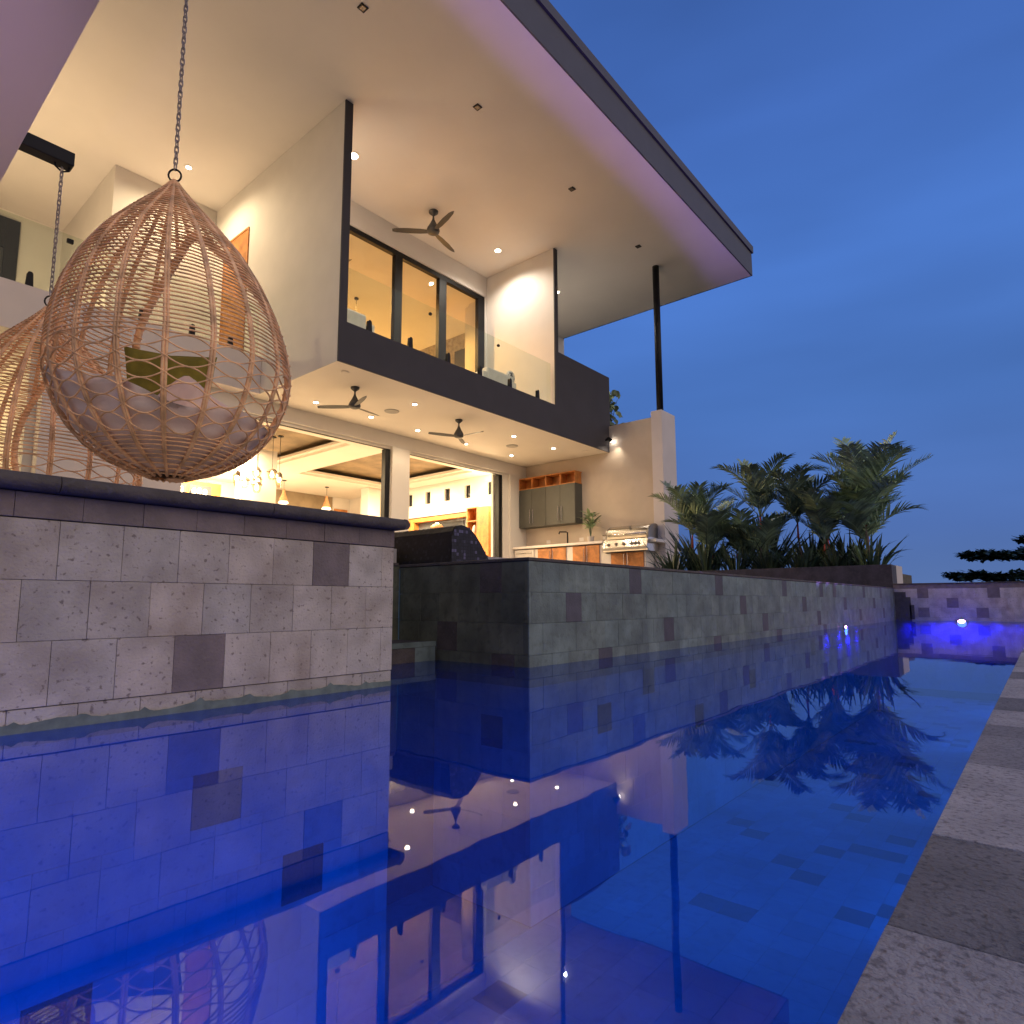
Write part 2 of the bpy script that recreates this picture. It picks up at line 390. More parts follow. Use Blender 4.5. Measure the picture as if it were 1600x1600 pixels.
# long tiled infinity wall
YT = 1.825; XT = 2.28; XF = 11.42
iw = thing('infinity_edge_wall', 'long grey green wet stone wall with scattered dark tiles below the upper pool', 'wall', (XT, YT, 0))
zt = .490
rows = [(zt-T*(i+1), zt-T*i) for i in range(4)]
darks = [(1, 2.644), (0, 3.273), (2, 3.688), (0, 4.51), (1, 4.987), (2, 5.478), (0, 6.01), (1, 6.61), (3, 4.446), (3, 5.826), (0, 7.229), (0, 7.784), (3, 2.98), (1, 8.3), (2, 7.1), (3, 7.4), (0, 9.3), (1, 9.9), (2, 9.0), (0, 10.4), (2, 10.6)]
m = MB(); tile_plane(m, 'y', YT, XT, XF, rows, TX, (3.209, 2.575, 3.622, 4.38), darks, 'wet_stone', 'dark_tile', amp=.17)
m.build('front_tiles', iw, bevel=.001)
m = MB(); tile_plane(m, 'y', YT+.001, XT, XF, [(zt-T*4-T*(i+1), zt-T*4-T*i) for i in range(7)], TX, (3.2, 2.57), [(0, 3.4), (1, 5.1), (0, 6.8), (2, 4.1), (1, 2.9), (3, 6.1)], 'pool_tile', 'basalt')
m.build('submerged_tiles', iw)
m = MB(); tile_plane(m, 'x', XT, YT+.006, 2.75, rows, TX*1.05, (1.992, 1.85, 2.295, 1.913), [(0, 2.066), (2, 2.368), (3, 1.985)], 'shaded_wet_stone', 'basalt', amp=.2)
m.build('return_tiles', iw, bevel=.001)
m = MB(); tile_plane(m, 'x', XT+.001, YT+.006, 2.75, [(zt-T*4-T*(i+1), zt-T*4-T*i) for i in range(7)], TX, (1.99, 1.85), [(1, 2.1)], 'pool_tile', 'basalt')
m.build('return_submerged_tiles', iw)
m = MB(); m.box((XT+.010, YT+.010, -1.2), (XF, YT+.17, .489), 'grout'); m.box((XT+.010, YT+.17, -1.2), (XT+.17, 2.74, .489), 'grout'); m.build('wall_core', iw)
m = MB(); m.box((XT-.006, YT-.006, .4915), (XF-.002, YT+.19, .507), 'basalt'); m.box((XT-.006, YT+.192, .4915), (XT+.18, 2.80, .507), 'basalt'); m.build('coping', iw, bevel=.003)

# upper pool
up = MB(); up.box((2.47, 2.03, -.6), (11.6, 6.0, -.4), 'pool_tile'); structure(up.build('upper_pool_floor'))
up = MB(); up.face([(2.46, 2.015, .498), (11.59, 2.015, .498), (11.59, 5.999, .498), (2.46, 5.999, .498)], 'water'); structure(up.build('upper_pool_water'))

# far end wall of the pool
fw = thing('far_pool_wall', 'mauve lit stone tiled end wall beyond the far pool light', 'wall', (XF, 0, 0))
m = MB(); frows = [(.344, .487), (.199, .344), (.055, .199), (.005, .054)]
tile_plane(m, 'x', XF, -2.5, 1.822, frows, .1435, (1.366, 1.0, 1.368, .95), [(0, 1.44), (0, .54), (1, 1.07), (2, 1.44), (2, .70), (0, -.4), (1, -.1), (2, -.7)], 'stone', 'header_stone')
m.build('tile_facing', fw)
m = MB(); tile_plane(m, 'x', XF-.001, -2.5, 1.822, [(.488, .555)], .20, (.1,), [], 'header_stone', 'header_stone', amp=.06); m.build('header_course', fw)
m = MB(); tile_plane(m, 'x', XF+.001, .134, 1.822, [(.004-T*(i+1), .004-T*i) for i in range(7)], .1435, (1.3, 1.2), [], 'pool_tile', 'basalt'); m.build('submerged_tiles', fw)
m = MB(); m.box((XF-.014, -2.5, .556), (XF+.3, 1.822, .572), 'basalt'); m.build('coping', fw, bevel=.003)
m = MB(); m.box((XF+.010, -2.5, -1.9), (XF+.28, 1.822, .5555), 'grout'); m.build('wall_core', fw)
m = MB()
for (y0, y1, z0, z1) in ((1.60, 1.815, .0, .36), (1.66, 1.815, .36, .44), (1.56, 1.62, .02, .24)):
    m.box((XF-.004, y0, z0), (XF-.0025, y1, z1), 'basalt')
m.build('dark_patch', fw)  # thin dark boxes beside the corner with the long wall

# planter at the far end of the upper pool
pl = thing('far_planter', 'dark stone planter box holding the palms at the far end of the upper pool', 'planter', (11.6, 1.84, 0))
m = MB(); m.box((11.6, 1.85, -1.9), (11.75, 6.9, .885), 'planter_dark'); m.box((11.75, 1.85, -1.9), (12.0, 2.0, .88), 'planter_dark'); m.build('planter_wall', pl, bevel=.005)
m = MB(); m.box((12.25, 1.90, -1.9), (12.9, 2.02, .90), 'pillar_wall'); m.build('end_panel', pl)
m = MB(); m.box((11.75, 2.0, -1.9), (14.6, 6.8, .80), 'bark'); m.build('soil', pl)
# mosaic spillway
ms = thing('mosaic_spillway', 'black mosaic covered humped spillway block on the pool wall corner', 'spillway', (2.4, 2.4, .5))
m = MB(); prof = [(2.315, .508), (2.322, .60), (2.33, .672), (2.352, .702), (2.40, .712), (2.452, .703), (2.50, .672), (2.55, .62), (2.60, .555), (2.635, .508)]
n = 20; ys = [2.38+.034*i for i in range(21)]
for (a, b) in zip(prof, prof[1:]):
    Lg = math.hypot(b[0]-a[0], b[1]-a[1]); q = max(1, round(Lg/.018))
    for j in range(q):
        p = (a[0]+(b[0]-a[0])*j/q, a[1]+(b[1]-a[1])*j/q); p2 = (a[0]+(b[0]-a[0])*(j+.90)/q, a[1]+(b[1]-a[1])*(j+.90)/q)
        for i in range(36):
            y0 = 2.386+.0185*i; d = rnd.uniform(-.0012, .0012)
            t = rnd.choice((.6, .8, 1, 1.2, 2.2))
            m.face([(p[0]-d, y0, p[1]+.003+d), (p[0]-d, y0+.0165, p[1]+.003+d), (p2[0]-d, y0+.0165, p2[1]+.003+d), (p2[0]-d, y0, p2[1]+.003+d)], 'mosaic', t)
for i in range(18):
    for j in range(12):
        x0 = 2.32+.0178*i; z0 = .510+.0178*j
        top = None
        for (a, b) in zip(prof, prof[1:]):
            if a[0] <= x0+.008 <= b[0]: top = a[1]+(b[1]-a[1])*((x0+.008)-a[0])/(b[0]-a[0])
        if top and z0+.014 < top:
            t = rnd.choice((.7, 1, 1.6, 3, 9)) if rnd.random() < .5 else 1.2
            y_ = 2.378+rnd.uniform(-.001, .001)
            m.face([(x0, y_, z0), (x0+.016, y_, z0), (x0+.016, y_, z0+.016), (x0, y_, z0+.016)], 'mosaic', (t*1.5, t*1.5, t*2.0))
m.build('mosaic_tiles', ms)
m = MB(); m.prism(prof, 'y', 2.381, 3.06, 'mosaic', .5); m.build('spillway_body', ms)
m = MB(); m.box((2.30, 2.36, .507), (2.9, 3.2, .5085), 'basalt'); m.build('base_slab', ms)

# pool light and an added glow disc for glints
def pool_light(x, y, z, label, facing):
    t = thing('pool_light', label, 'pool light', (x, y, z))
    m = MB(); Mx = Matrix.Rotation(R(-90), 4, 'Y') if facing == 'x' else Matrix.Rotation(R(90), 4, 'X')
    m.lathe([(.075, -.012), (.075, .004), (.06, .008)], (x, y, z), 'steel', 20, M=Mx); m.build('bezel', t, smooth=False)
    m = MB(); m.lathe([(.055, .0), (.055, .01), (.02, .016)], (x-(.004 if facing == 'x' else 0), y, z), 'pool_lamp', 20, M=Mx); m.build('lens', t)
    return t
pl1 = pool_light(XF-.012, .98, -.03, 'glowing pink white pool light at the waterline of the far end wall', 'x')

glint_disc = pool_light(8.15, YT-.012, -.040, 'added violet glow disc for glints at the foot of the long tiled wall', 'y')  # added emitter imitating glints of the far pool light
# ------------------------------------------------------------------ villa
V = thing('villa', 'white two storey modern villa with charcoal balcony band and wide flat roof', 'house', (5.72, 8.6, .94))
def part(name, boxes, mat_, parent=V, bevel=0):
    m = MB()
    for b in boxes: m.box(b[0:3], b[3:6], b[6] if len(b) > 6 else mat_)
    return m.build(name, parent, bevel=bevel)
ZB, ZL, ZS, YS, YH, YD = 4.25, 4.97, 8.97, 8.6, 11.43, 10.82
part('balcony_band', [(5.72, 8.57, 4.25, 14.24, 8.6, 4.97), (5.72, 8.57, 4.97, 5.87, 8.6, 8.965), (11.78, 8.57, 4.97, 11.91, 8.6, 8.965), (11.91, 8.57, 4.97, 14.24, 8.6, 6.33), (14.20, 8.6, 4.25, 14.24, 11.4, 6.33)], 'charcoal')
part('terrace_ceiling', [(5.723, 8.603, 4.252, 14.17, 11.7, 4.96)], 'ceiling')
part('fin_wall', [(5.72, 8.603, 4.972, 5.87, 17, 8.965)], 'white_wall')
part('fin_wall_base', [(5.718, 8.603, 4.25, 5.722, 11.09, 4.972)], 'white_wall')
part('fin_wall', [(11.78, 8.603, 4.972, 11.91, 10.815, 8.965)], 'white_wall')
part('roof_parapet', [(11.92, 8.603, 4.965, 14.19, 8.72, 6.325)], 'white_wall')
part('upper_wall', [(5.872, 10.82, 8.42, 11.776, 11.05, 8.965), (11.74, 10.825, 4.97, 11.776, 11.05, 8.42)], 'white_wall')
part('upper_end_wall', [(11.91, 11.52, 4.97, 16.33, 11.75, 8.965), (16.1, 11.75, .9, 16.33, 20, 8.965), (14.46, 11.52, .9, 16.33, 11.75, 4.97)], 'white_wall')
part('landing_slab', [(-6.2, 11.12, 4.25, 5.715, 13.4, 4.97), (-6.2, 13.4, 4.25, 5.7, 19.9, 4.95)], 'pillar_wall')
part('stair_wall', [(3.7, 13.43, 4.98, 5.717, 16.9, 8.965)], 'white_wall')
part('gallery_wall', [(-6.2, 16.9, 4.96, 5.7, 17.1, 8.965), (-6.4, 11, .94, -6.2, 17.1, 8.965)], 'white_wall')
part('lower_wall', [(2.36, 11.14, .94, 4.40, 11.45, 4.249)], 'pillar_wall')
part('stair_hall_wall', [(-6.2, 15, .94, 2.4, 15.2, 4.249)], 'white_wall')
part('header_wall', [(4.40, 11.43, 3.94, 14.175, 11.70, 4.249), (4.40, 11.50, 3.88, 14.175, 11.66, 3.938)], 'white_wall')
part('door_track', [(4.40, 11.53, 3.872, 9.19, 11.60, 3.881), (9.74, 11.53, 3.872, 13.2, 11.60, 3.881)], 'black_metal')
part('opening_column', [(9.19, 11.43, .94, 9.72, 11.70, 3.938)], 'white_wall', bevel=.008)
part('opening_column', [(13.46, 11.43, .94, 14.175, 11.70, 3.938), (13.21, 11.50, .94, 13.459, 11.68, 3.879)], 'white_wall')
for x in (9.05, 13.06):
    part('sliding_door_stack', [(x, 11.46+.05, .94, x+.135, 11.66, 3.87)], 'black_metal', bevel=.01)
part('kitchen_wall', [(14.18, 7.26, -1.9, 14.45, 11.50, 4.965)], 'beige_wall')
part('corner_pillar', [(14.05, 6.97, -1.9, 14.80, 7.262, 5.075)], 'pillar_wall', bevel=.006)
# roof
part('roof_soffit', [(-6.4, 5.36, 8.97, 16.30, 20, 9.05)], 'soffit')
part('roof_fascia', [(-6.4, 5.33, 8.965, 16.33, 5.36, 9.60), (16.30, 5.36, 8.965, 16.33, 20, 9.60)], 'fascia')
part('roof_trim', [(-6.4, 5.29, 9.61, 16.37, 5.36, 9.80), (16.30, 5.36, 9.61, 16.37, 20, 9.80), (-6.4, 5.345, 9.595, 16.31, 5.36, 9.615, 'black_metal')], 'fascia')
part('roof_slab', [(-6.4, 5.37, 9.06, 16.29, 20, 9.59)], 'fascia')
m = MB(); m.lathe([(.085, 5.0), (.085, 8.97)], (14.22, 6.93+.16, 0), 'black_metal', 20); m.build('roof_post', V, smooth=True)
# upper glass doors
df = MB()
for a, b in ((5.875, 6.0), (8.70, 8.92), (10.09, 10.34), (11.50, 11.738)): df.box((a, 10.86, 4.97), (b, 10.98, 8.30), 'black_metal')
df.box((5.875, 10.86, 8.30), (11.738, 10.98, 8.419), 'black_metal'); df.box((5.875, 10.86, 4.972), (11.738, 10.98, 5.02), 'black_metal')
dfo = df.build('balcony_door_frame', V, bevel=.006)
for a, b in ((6.0, 8.7), (8.92, 10.09), (10.34, 11.50)):
    m = MB(); m.box((a, 10.905, 5.02), (b, 10.915, 8.30), 'glass'); m.build('balcony_door_pane', V)
# upper room
part('bedroom_shell', [(5.88, 17, 4.97, 14.0, 17.2, 8.9), (5.88, 11.06, 8.46, 13.1, 17, 8.6), (5.88, 11.06, 4.965, 13.1, 17, 4.99, 'terrace')], 'white_wall')
part('bedroom_feature_wall', [(13.05, 11.76, 4.99, 13.2, 17, 8.455)], 'mural')
part('bedroom_side_wall', [(11.80, 11.06, 4.99, 13.05, 11.5, 8.455)], 'white_wall')
# interior shell ground floor
cf = []
for (x0, x1) in ((2.42, 4.6), (8.83, 9.85), (13.09, 13.69)): cf.append((x0, 12.56, 4.10, x1, 16.65, 4.245))
cf += [(2.42, 11.705, 4.10, 13.69, 12.558, 4.245), (2.42, 16.652, 4.10, 13.69, 19.6, 4.245)]
part('interior_ceiling', cf, 'ceiling')
m = MB()
for (x0, x1) in ((4.6, 8.83), (9.85, 13.09)):
    a, b = 12.558, 16.652
    for q in ((x0, a, x1, a+.13), (x0, b-.13, x1, b), (x0, a+.13, x0+.13, b-.13), (x1-.13, a+.13, x1, b-.13)):
        m.box((q[0]+.001, q[1]+.001, 4.17), (q[2]-.001, q[3]-.001, 4.243), 'ceiling')
m.build('coffer_lip', V)
part('coffer_panel', [(4.3, 12.3, 4.38, 9.2, 16.95, 4.44)], 'coffer_wood')
part('coffer_panel', [(9.5, 12.3, 4.38, 13.4, 16.95, 4.44)], 'coffer_wood')
part('upper_floor_slab', [(2.42, 11.71, 4.46, 13.69, 19.7, 4.95)], 'black_metal')
# east interior wall with six small windows
ew = MB(); wins = [(12.358, 12.573), (13.25, 13.50), (14.15, 14.40), (15.06, 15.31), (15.95, 16.2), (17.75, 18.1)]
y = 11.705
for a, b in wins:
    ew.box((13.70, y, .94), (13.95, a, 4.245), 'white_wall'); ew.box((13.70, a, .94), (13.95, b, 3.485), 'white_wall'); ew.box((13.70, a, 3.89), (13.95, b, 4.245), 'white_wall'); y = b
ew.box((13.70, y, .94), (13.95, 19.6, 4.245), 'white_wall'); ew.build('interior_east_wall', V)
for a, b in wins:
    m = MB(); m.box((13.80, a, 3.485), (13.82, b, 3.89), 'window_dark'); wo = m.build('small_window', V)
    m = MB(); m.box((13.79, a, 3.485), (13.83, a+.02, 3.89), 'black_metal'); m.box((13.79, b-.02, 3.485), (13.83, b, 3.89), 'black_metal'); m.box((13.785, (a+b)/2-.008, 3.485), (13.80, (a+b)/2+.008, 3.89), 'black_metal')
    wf = m.build('window_frame', V); wf.parent = wo; 
part('interior_back_wall', [(2.4, 19.6, .94, 10.28, 19.8, 4.24), (13.0, 19.5, .94, 13.69, 19.8, 4.24)], 'white_wall')
part('interior_feature_wall', [(10.28, 19.55, .94, 13.0, 19.8, 4.24)], 'feature')
part('interior_left_wall', [(2.25, 11.46, .94, 2.40, 19.6, 4.24)], 'white_wall')
part('partition_wall', [(7.15, 14.6, .94, 8.05, 14.9, 4.095)], 'white_wall')
part('white_column', [(12.6, 16.9, .94, 13.1, 17.3, 4.095)], 'white_wall')
part('white_column', [(13.03, 11.72, .94, 13.69, 11.78, 4.095)], 'white_wall')

# canopy over the swings
cp = thing('swing_canopy', 'white canopy slab at top left from which the egg swings hang', 'canopy', (.82, 5, 3.34))
m = MB(); m.box((-5, 2.7, 3.345), (.82, 9.4, 4.7), 'soffit'); m.build('canopy_slab', cp)
for yy in (3.2, 8.7):
    m = MB(); m.box((-4.9, yy, .94 if yy > 6 else .60), (-4.5, yy+.4, 3.344), 'white_wall'); m.build('canopy_column', cp)

# ------------------------------------------------------------------ glass balustrades
def balustrade(label, segs, y, z0, z1, zsp, spig, clamps, name='glass_balustrade'):
    t = thing(name, label, 'balustrade', (segs[0][0], y, z0))
    for a, b in segs:
        m = MB(); m.box((a, y, z0+.02), (b-.012, y+.012, z1), 'glass'); m.build('glass_panel', t)
    for x in spig:
        m = MB(); m.prism([(x-.045, z0-.02), (x+.045, z0-.02), (x+.03, zsp), (x+.015, zsp+.02), (x-.015, zsp+.02), (x-.03, zsp)], 'y', y-.025, y+.035, 'black_metal'); m.build('spigot', t, bevel=.006)
    for x, z, r in clamps:
        m = MB(); m.box((x-r, y-.02, z-r*.8), (x+r, y+.03, z+r*.8), 'black_metal'); m.build('clamp', t, bevel=.01)
    return t
balustrade('frameless glass balustrade on black spigots along the charcoal balcony', [(5.88, 7.86), (7.86, 9.86), (9.86, 11.77)], 8.70, 4.97, 6.02, 5.20, (6.42, 7.36, 8.34, 9.27, 10.24, 11.24), [(7.855, 5.87, .03), (9.855, 5.87, .03)])
balustrade('frameless glass balustrade on the landing behind the egg swings', [(-1.5, 1.2), (1.2, 3.9), (3.9, 5.70)], 11.22, 4.97, 6.03, 5.2, (.4, 2.1, 3.64, 4.46, 5.15), [(2.56, 5.93, .045), (4.02, 5.93, .04)])
gd = thing('landing_door', 'black framed glass door on the landing at the left edge', 'door', (2.2, 16.85, 4.97))
m = MB()
for a, b in ((1.0, 1.3), (2.65, 2.90)): m.box((a, 16.80, 4.97), (b, 16.89, 8.75), 'black_metal')
m.box((1.3, 16.80, 8.05), (2.65, 16.89, 8.75), 'black_metal'); m.build('frame', gd, bevel=.01)
m = MB(); m.box((1.3, 16.84, 4.97), (2.65, 16.86, 8.05), 'window_dark'); m.build('pane', gd)
wd = thing('wooden_door', 'tall brown wooden door in the white wall behind the front egg swing', 'door', (5.7, 12.3, 4.97))
m = MB()
for k in range(4): m.box((5.704, 11.90+.25*k, 4.98), (5.7185, 12.147+.25*k, 7.92), 'wood', jit(.1))
m.build('door_leaf', wd)
m = MB(); m.box((5.695, 11.86, 4.98), (5.7185, 11.90, 7.96), 'wood'); m.box((5.695, 12.9, 4.98), (5.7185, 12.94, 7.96), 'wood'); m.box((5.695, 11.90, 7.92), (5.7185, 12.90, 7.96), 'wood'); m.build('door_frame', wd)

# ------------------------------------------------------------------ lights: downlights
def downlight(x, y, z, label, power, r=.05, color=WARM2, spot=130, lit=True, group=None, square=False):
    t = thing('downlight', label, 'ceiling light', (x, y, z), group)
    m = MB()
    if square:
        m.box((x-r, y-r, z-.012), (x+r, y+r, z-.001), 'black_metal'); m.build('housing', t)
        m = MB(); m.box((x-r*.6, y-r*.6, z-.016), (x+r*.6, y+r*.6, z-.0125), 'smoked'); m.build('lens', t)
        return t
    m.lathe([(r*1.5, -.001), (r*1.45, -.010), (r*1.02, -.012)], (x, y, z), 'ceiling', 20); m.build('trim_ring', t)
    m = MB(); m.lathe([(r, -.0125), (r*.9, -.02)], (x, y, z), 'lamp_white', 16); m.build('lens', t)
    if power: lamp('SPOT', 'downlight_lamp', (x, y, z-.04), power, color, .04, (0, 0, 0), spot, .7, t)
    return t
LG = 'recessed downlights in the terrace ceiling'
P1 = 45
for (x, y, lb) in ((6.69, 10.74, 'lit recessed downlight in terrace ceiling, left of the left fan'), (8.02, 10.72, 'lit downlight in terrace ceiling just right of the left fan, nearer the opening'),
                   (8.05, 9.35, 'lit downlight in terrace ceiling between the two fans, nearer the charcoal band'), (9.38, 10.77, 'lit downlight in terrace ceiling behind the right fan, left of it'),
                   (11.0, 10.8, 'lit downlight in terrace ceiling right of the right fan, nearer the opening'), (11.23, 9.42, 'lit downlight in terrace ceiling left of the right speaker, near the charcoal band'),
                   (12.70, 10.74, 'lit downlight in terrace ceiling below the right speaker, near the wall cabinets'), (12.81, 9.41, 'rightmost lit downlight in the terrace ceiling, near the band corner')):
    downlight(x, y, ZB, lb, P1, .045, WARM2, 150, group=LG)
downlight(6.63, 9.64, ZS, 'large bright downlight in the high soffit by the left charcoal edge', 430, .09, (1, .90, .76), 150)
downlight(10.965, 9.70, ZS, 'bright downlight in the high soffit right of the upper ceiling fan', 250, .07, (1, .90, .76), 150)
downlight(13.63, 9.82, ZS, 'round bright downlight in the soffit by the narrow charcoal fin', 400, .055, (1, .90, .76), 150)
downlight(4.684, 12.42, ZS, 'small lit downlight in the soffit above the apex of the front egg swing', 250, .05, (1, .80, .50), 165)
for x, lb in ((4.88, 'unlit square soffit spot nearest the top edge of the picture'), (7.33, 'unlit square soffit spot above the upper ceiling fan'), (10.24, 'unlit square soffit spot left of the violet edge, second from the post'), (13.08, 'unlit square soffit spot just left of the black roof post')):
    downlight(x, 6.965, ZS, lb, 0, .06, square=True, group='unlit square spots along the soffit')
for x, lb in ((8.06, 'round flush speaker in the terrace ceiling between the fans'), (11.94, 'round flush speaker in the terrace ceiling near the cabinets')):
    m = MB(); m.lathe([(.155, -.001), (.15, -.012), (.13, -.014)], (x, 10.08, ZB), 'speaker_grey', 28); o = m.build('ceiling_speaker'); o['label'] = lb; o['category'] = 'speaker'; o['group'] = 'ceiling speakers'
for x, y, lb in ((6.105, 8.93, 'small white smoke detector at the left corner of terrace ceiling'), (13.57, 8.97, 'small white smoke detector at the right corner of terrace ceiling')):
    m = MB(); m.lathe([(.075, -.001), (.07, -.012), (.05, -.016)], (x, y, ZB), 'ceiling', 20); o = m.build('smoke_detector'); o['label'] = lb; o['category'] = 'smoke detector'

# ceiling fans
def fan(x, y, z, s, label, mt='fan_metal', ang=20):
    t = thing('ceiling_fan', label, 'ceiling fan', (x, y, z), 'ceiling fans')
    m = MB(); m.lathe([(.085*s, -.001), (.083*s, -.03*s), (.05*s, -.06*s), (.016*s, -.085*s), (.016*s, -.13*s)], (x, y, z), mt, 20); m.build('canopy_mount', t, smooth=True)
    m = MB(); m.lathe([(.016*s, -.12*s), (.022*s, -.16*s), (.06*s, -.24*s), (.105*s, -.32*s), (.118*s, -.365*s), (.105*s, -.405*s), (.06*s, -.425*s), (.01, -.43*s)], (x, y, z), mt, 24); m.build('motor', t, smooth=True)
    for k in range(3):
        a = R(ang+120*k); m = MB(); d = Vector((math.cos(a), math.sin(a), 0)); pd = Vector((-d.y, d.x, 0)); c = Vector((x, y, z-.385*s)); pts = []
        for q, wdt in ((.09, .035), (.25, .055), (.5, .06), (.72, .045), (.8, .02)):
            pts.append((c+d*q*s*.9, wdt*s))
        for (p, w1), (p2, w2) in zip(pts, pts[1:]):
            for dz in (0, -.008):
                m.face([p-pd*w1+Vector((0, 0, dz-.012)), p+pd*w1+Vector((0, 0, dz+.012)), p2+pd*w2+Vector((0, 0, dz+.012)), p2-pd*w2+Vector((0, 0, dz-.012))], mt)
        m.build('blade', t)
fan(6.69, 9.45, ZB, .95, 'left grey ceiling fan with teardrop motor under the terrace ceiling', ang=10)
fan(9.42, 9.47, ZB, .95, 'right grey ceiling fan with teardrop motor under the terrace ceiling', ang=35)
fan(8.86, 9.76, ZS, 1.25, 'dark ceiling fan hanging from the high roof soffit above the balcony', ang=15)
fan(7.75, 12.2, 8.46, 1.1, 'dim ceiling fan inside the upstairs room behind the left glass pane', ang=40)

# wall spotlight on the band corner
sl = thing('corner_spotlight', 'small black spotlight on the right lower corner of the charcoal band', 'spotlight', (14.0, 8.56, 4.55))
m = MB(); m.tube([(14.0, 8.57, 4.55), (14.0, 8.50, 4.55)], .02, 'black_metal', 10); m.tube([(13.96, 8.48, 4.58), (14.07, 8.44, 4.52)], .05, 'black_metal', 14); m.build('body', sl)
m = MB(); m.tube([(14.07, 8.44, 4.52), (14.078, 8.437, 4.516)], .042, 'wall_lamp', 14); m.build('lens', sl)
lamp('SPOT', 'corner_spot_lamp', (14.06, 8.25, 4.50), 26, (1, .86, .66), .03, (R(12), R(14), 0), 110, .8, sl)

# ------------------------------------------------------------------ outdoor kitchen
wc = thing('wall_cabinet', 'dark olive wall cabinet topped by open wooden cubbies on the kitchen wall', 'cabinet', (14, 10.5, 2.4))
CY = [9.46, 9.955, 10.45, 10.945, 11.41]
m = MB(); m.box((13.85, 9.46, 2.40), (14.178, 11.41, 3.50), 'olive_cab'); m.build('carcass', wc)
for a, b in zip(CY, CY[1:]):
    m = MB(); m.box((13.828, a+.004, 2.405), (13.849, b-.004, 3.495), 'olive_cab'); d = m.build('door', wc, bevel=.002)
for y in (10.40, 10.50-.0, 9.905+.0, 10.005):
    pass
for y in (9.90, 10.01, 10.89, 11.0):
    m = MB(); m.tube([(13.80, y, 2.50), (13.80, y, 2.90)], .009, 'steel', 8); m.tube([(13.80, y, 2.54), (13.83, y, 2.54)], .006, 'steel', 6); m.tube([(13.80, y, 2.86), (13.83, y, 2.86)], .006, 'steel', 6); m.build('handle', wc)
m = MB()
m.box((13.84, 9.46, 3.503), (14.178, 11.41, 3.525), 'wood'); m.box((13.84, 9.46, 3.815), (14.178, 11.41, 3.84), 'wood'); m.box((14.15, 9.48, 3.526), (14.178, 11.40, 3.814), 'wood')
for y in CY: m.box((13.842, y-.012 if y > 9.5 else y+.002, 3.526), (14.149, y+.012, 3.814), 'wood')
m.build('cubby_shelf', wc, bevel=.002)
bc = thing('base_cabinet', 'long outdoor kitchen counter with white top and wooden cabinet doors', 'kitchen counter', (14, 9.5, .94))
m = MB(); m.box((13.62, 7.28, .94), (14.178, 11.41, 1.74), 'counter'); m.build('carcass', bc)
m = MB(); m.box((13.54, 8.44, 1.77), (14.178, 11.42, 1.835), 'counter'); m.box((13.54, 6.96, 1.72), (14.045, 7.20, 1.79), 'counter'); m.build('countertop', bc, bevel=.004)
for a, b, z1 in ((10.10, 10.56, 1.74), (9.62, 10.07, 1.74), (9.0, 9.40, 1.74), (8.58, 8.97, 1.74), (7.82, 8.24, 1.50), (7.33, 7.79, 1.50)):
    m = MB(); m.box((13.595, a, .97), (13.618, b, z1), 'wood'); m.build('wooden_door', bc, bevel=.002)
for y in (10.13, 10.03, 9.03, 8.93, 7.86, 7.75):
    m = MB(); m.tube([(13.57, y, 1.15), (13.57, y, 1.46 if y < 8 else 1.66)], .009, 'steel', 8); m.build('handle', bc)
part_ = MB(); part_.box((13.60, 7.29, 1.505), (13.617, 8.40, 1.60), 'black_metal'); part_.build('vent_panel', bc)
dw = thing('undercounter_fridge', 'white undercounter appliance with bar handle at the left end of the counter', 'appliance', (13.6, 11, .94))
m = MB(); m.box((13.59, 10.70, .97), (13.618, 11.38, 1.74), 'counter'); m.build('door', dw, bevel=.004)
m = MB(); m.tube([(13.56, 10.76, 1.64), (13.56, 11.30, 1.64)], .012, 'steel', 8); m.build('handle', dw)
fc = thing('faucet', 'black square neck faucet on the outdoor kitchen counter', 'faucet', (13.86, 9.74, 1.83))
m = MB(); m.tube([(13.86, 9.74, 1.836), (13.86, 9.74, 2.16), (13.84, 9.78, 2.18), (13.80, 9.96, 2.19), (13.80, 9.98, 2.13)], .02, 'black_metal', 8); m.build('spout', fc)
m = MB(); m.lathe([(.04, 0), (.035, .03)], (13.86, 9.74, 1.836), 'black_metal', 12); m.build('base', fc)
for y, lb in ((10.62, 'white wall outlet left of the faucet'), (9.5, 'white wall outlet between faucet and potted plant'), (8.75, 'white wall outlet right of the potted plant')):
    m = MB(); m.box((14.168, y-.07, 1.93), (14.179, y+.07, 2.03), 'counter'); o = m.build('wall_outlet', bevel=.003); o['label'] = lb; o['category'] = 'outlet'; o['group'] = 'outlets over the counter'
# grill
gr = thing('gas_grill', 'stainless steel built in gas grill with curved hood and six knobs', 'grill', (13.8, 7.8, 1.52))
m = MB(); m.prism([(13.43, 1.555), (13.40, 1.62), (13.47, 1.815), (13.52, 1.835), (14.0, 1.835), (14.0, 1.52), (13.43, 1.52)], 'y', 7.13, 8.37, 'steel'); m.build('control_panel', gr, bevel=.006)
prof = [(13.52, 1.84)]
for a in range(0, 100, 12): prof.append((13.90-.38*math.cos(R(a)), 1.90+.30*math.sin(R(a))))
prof += [(14.02, 2.18), (14.02, 1.84)]
m = MB(); m.prism(prof, 'y', 7.20, 8.30, 'steel'); m.build('hood', gr, smooth=False)
m = MB(); m.prism([(x, z) for x, z in prof], 'y', 7.15, 7.199, 'dark_steel'); m.prism(prof, 'y', 8.301, 8.34, 'dark_steel'); m.build('hood_end_cap', gr)
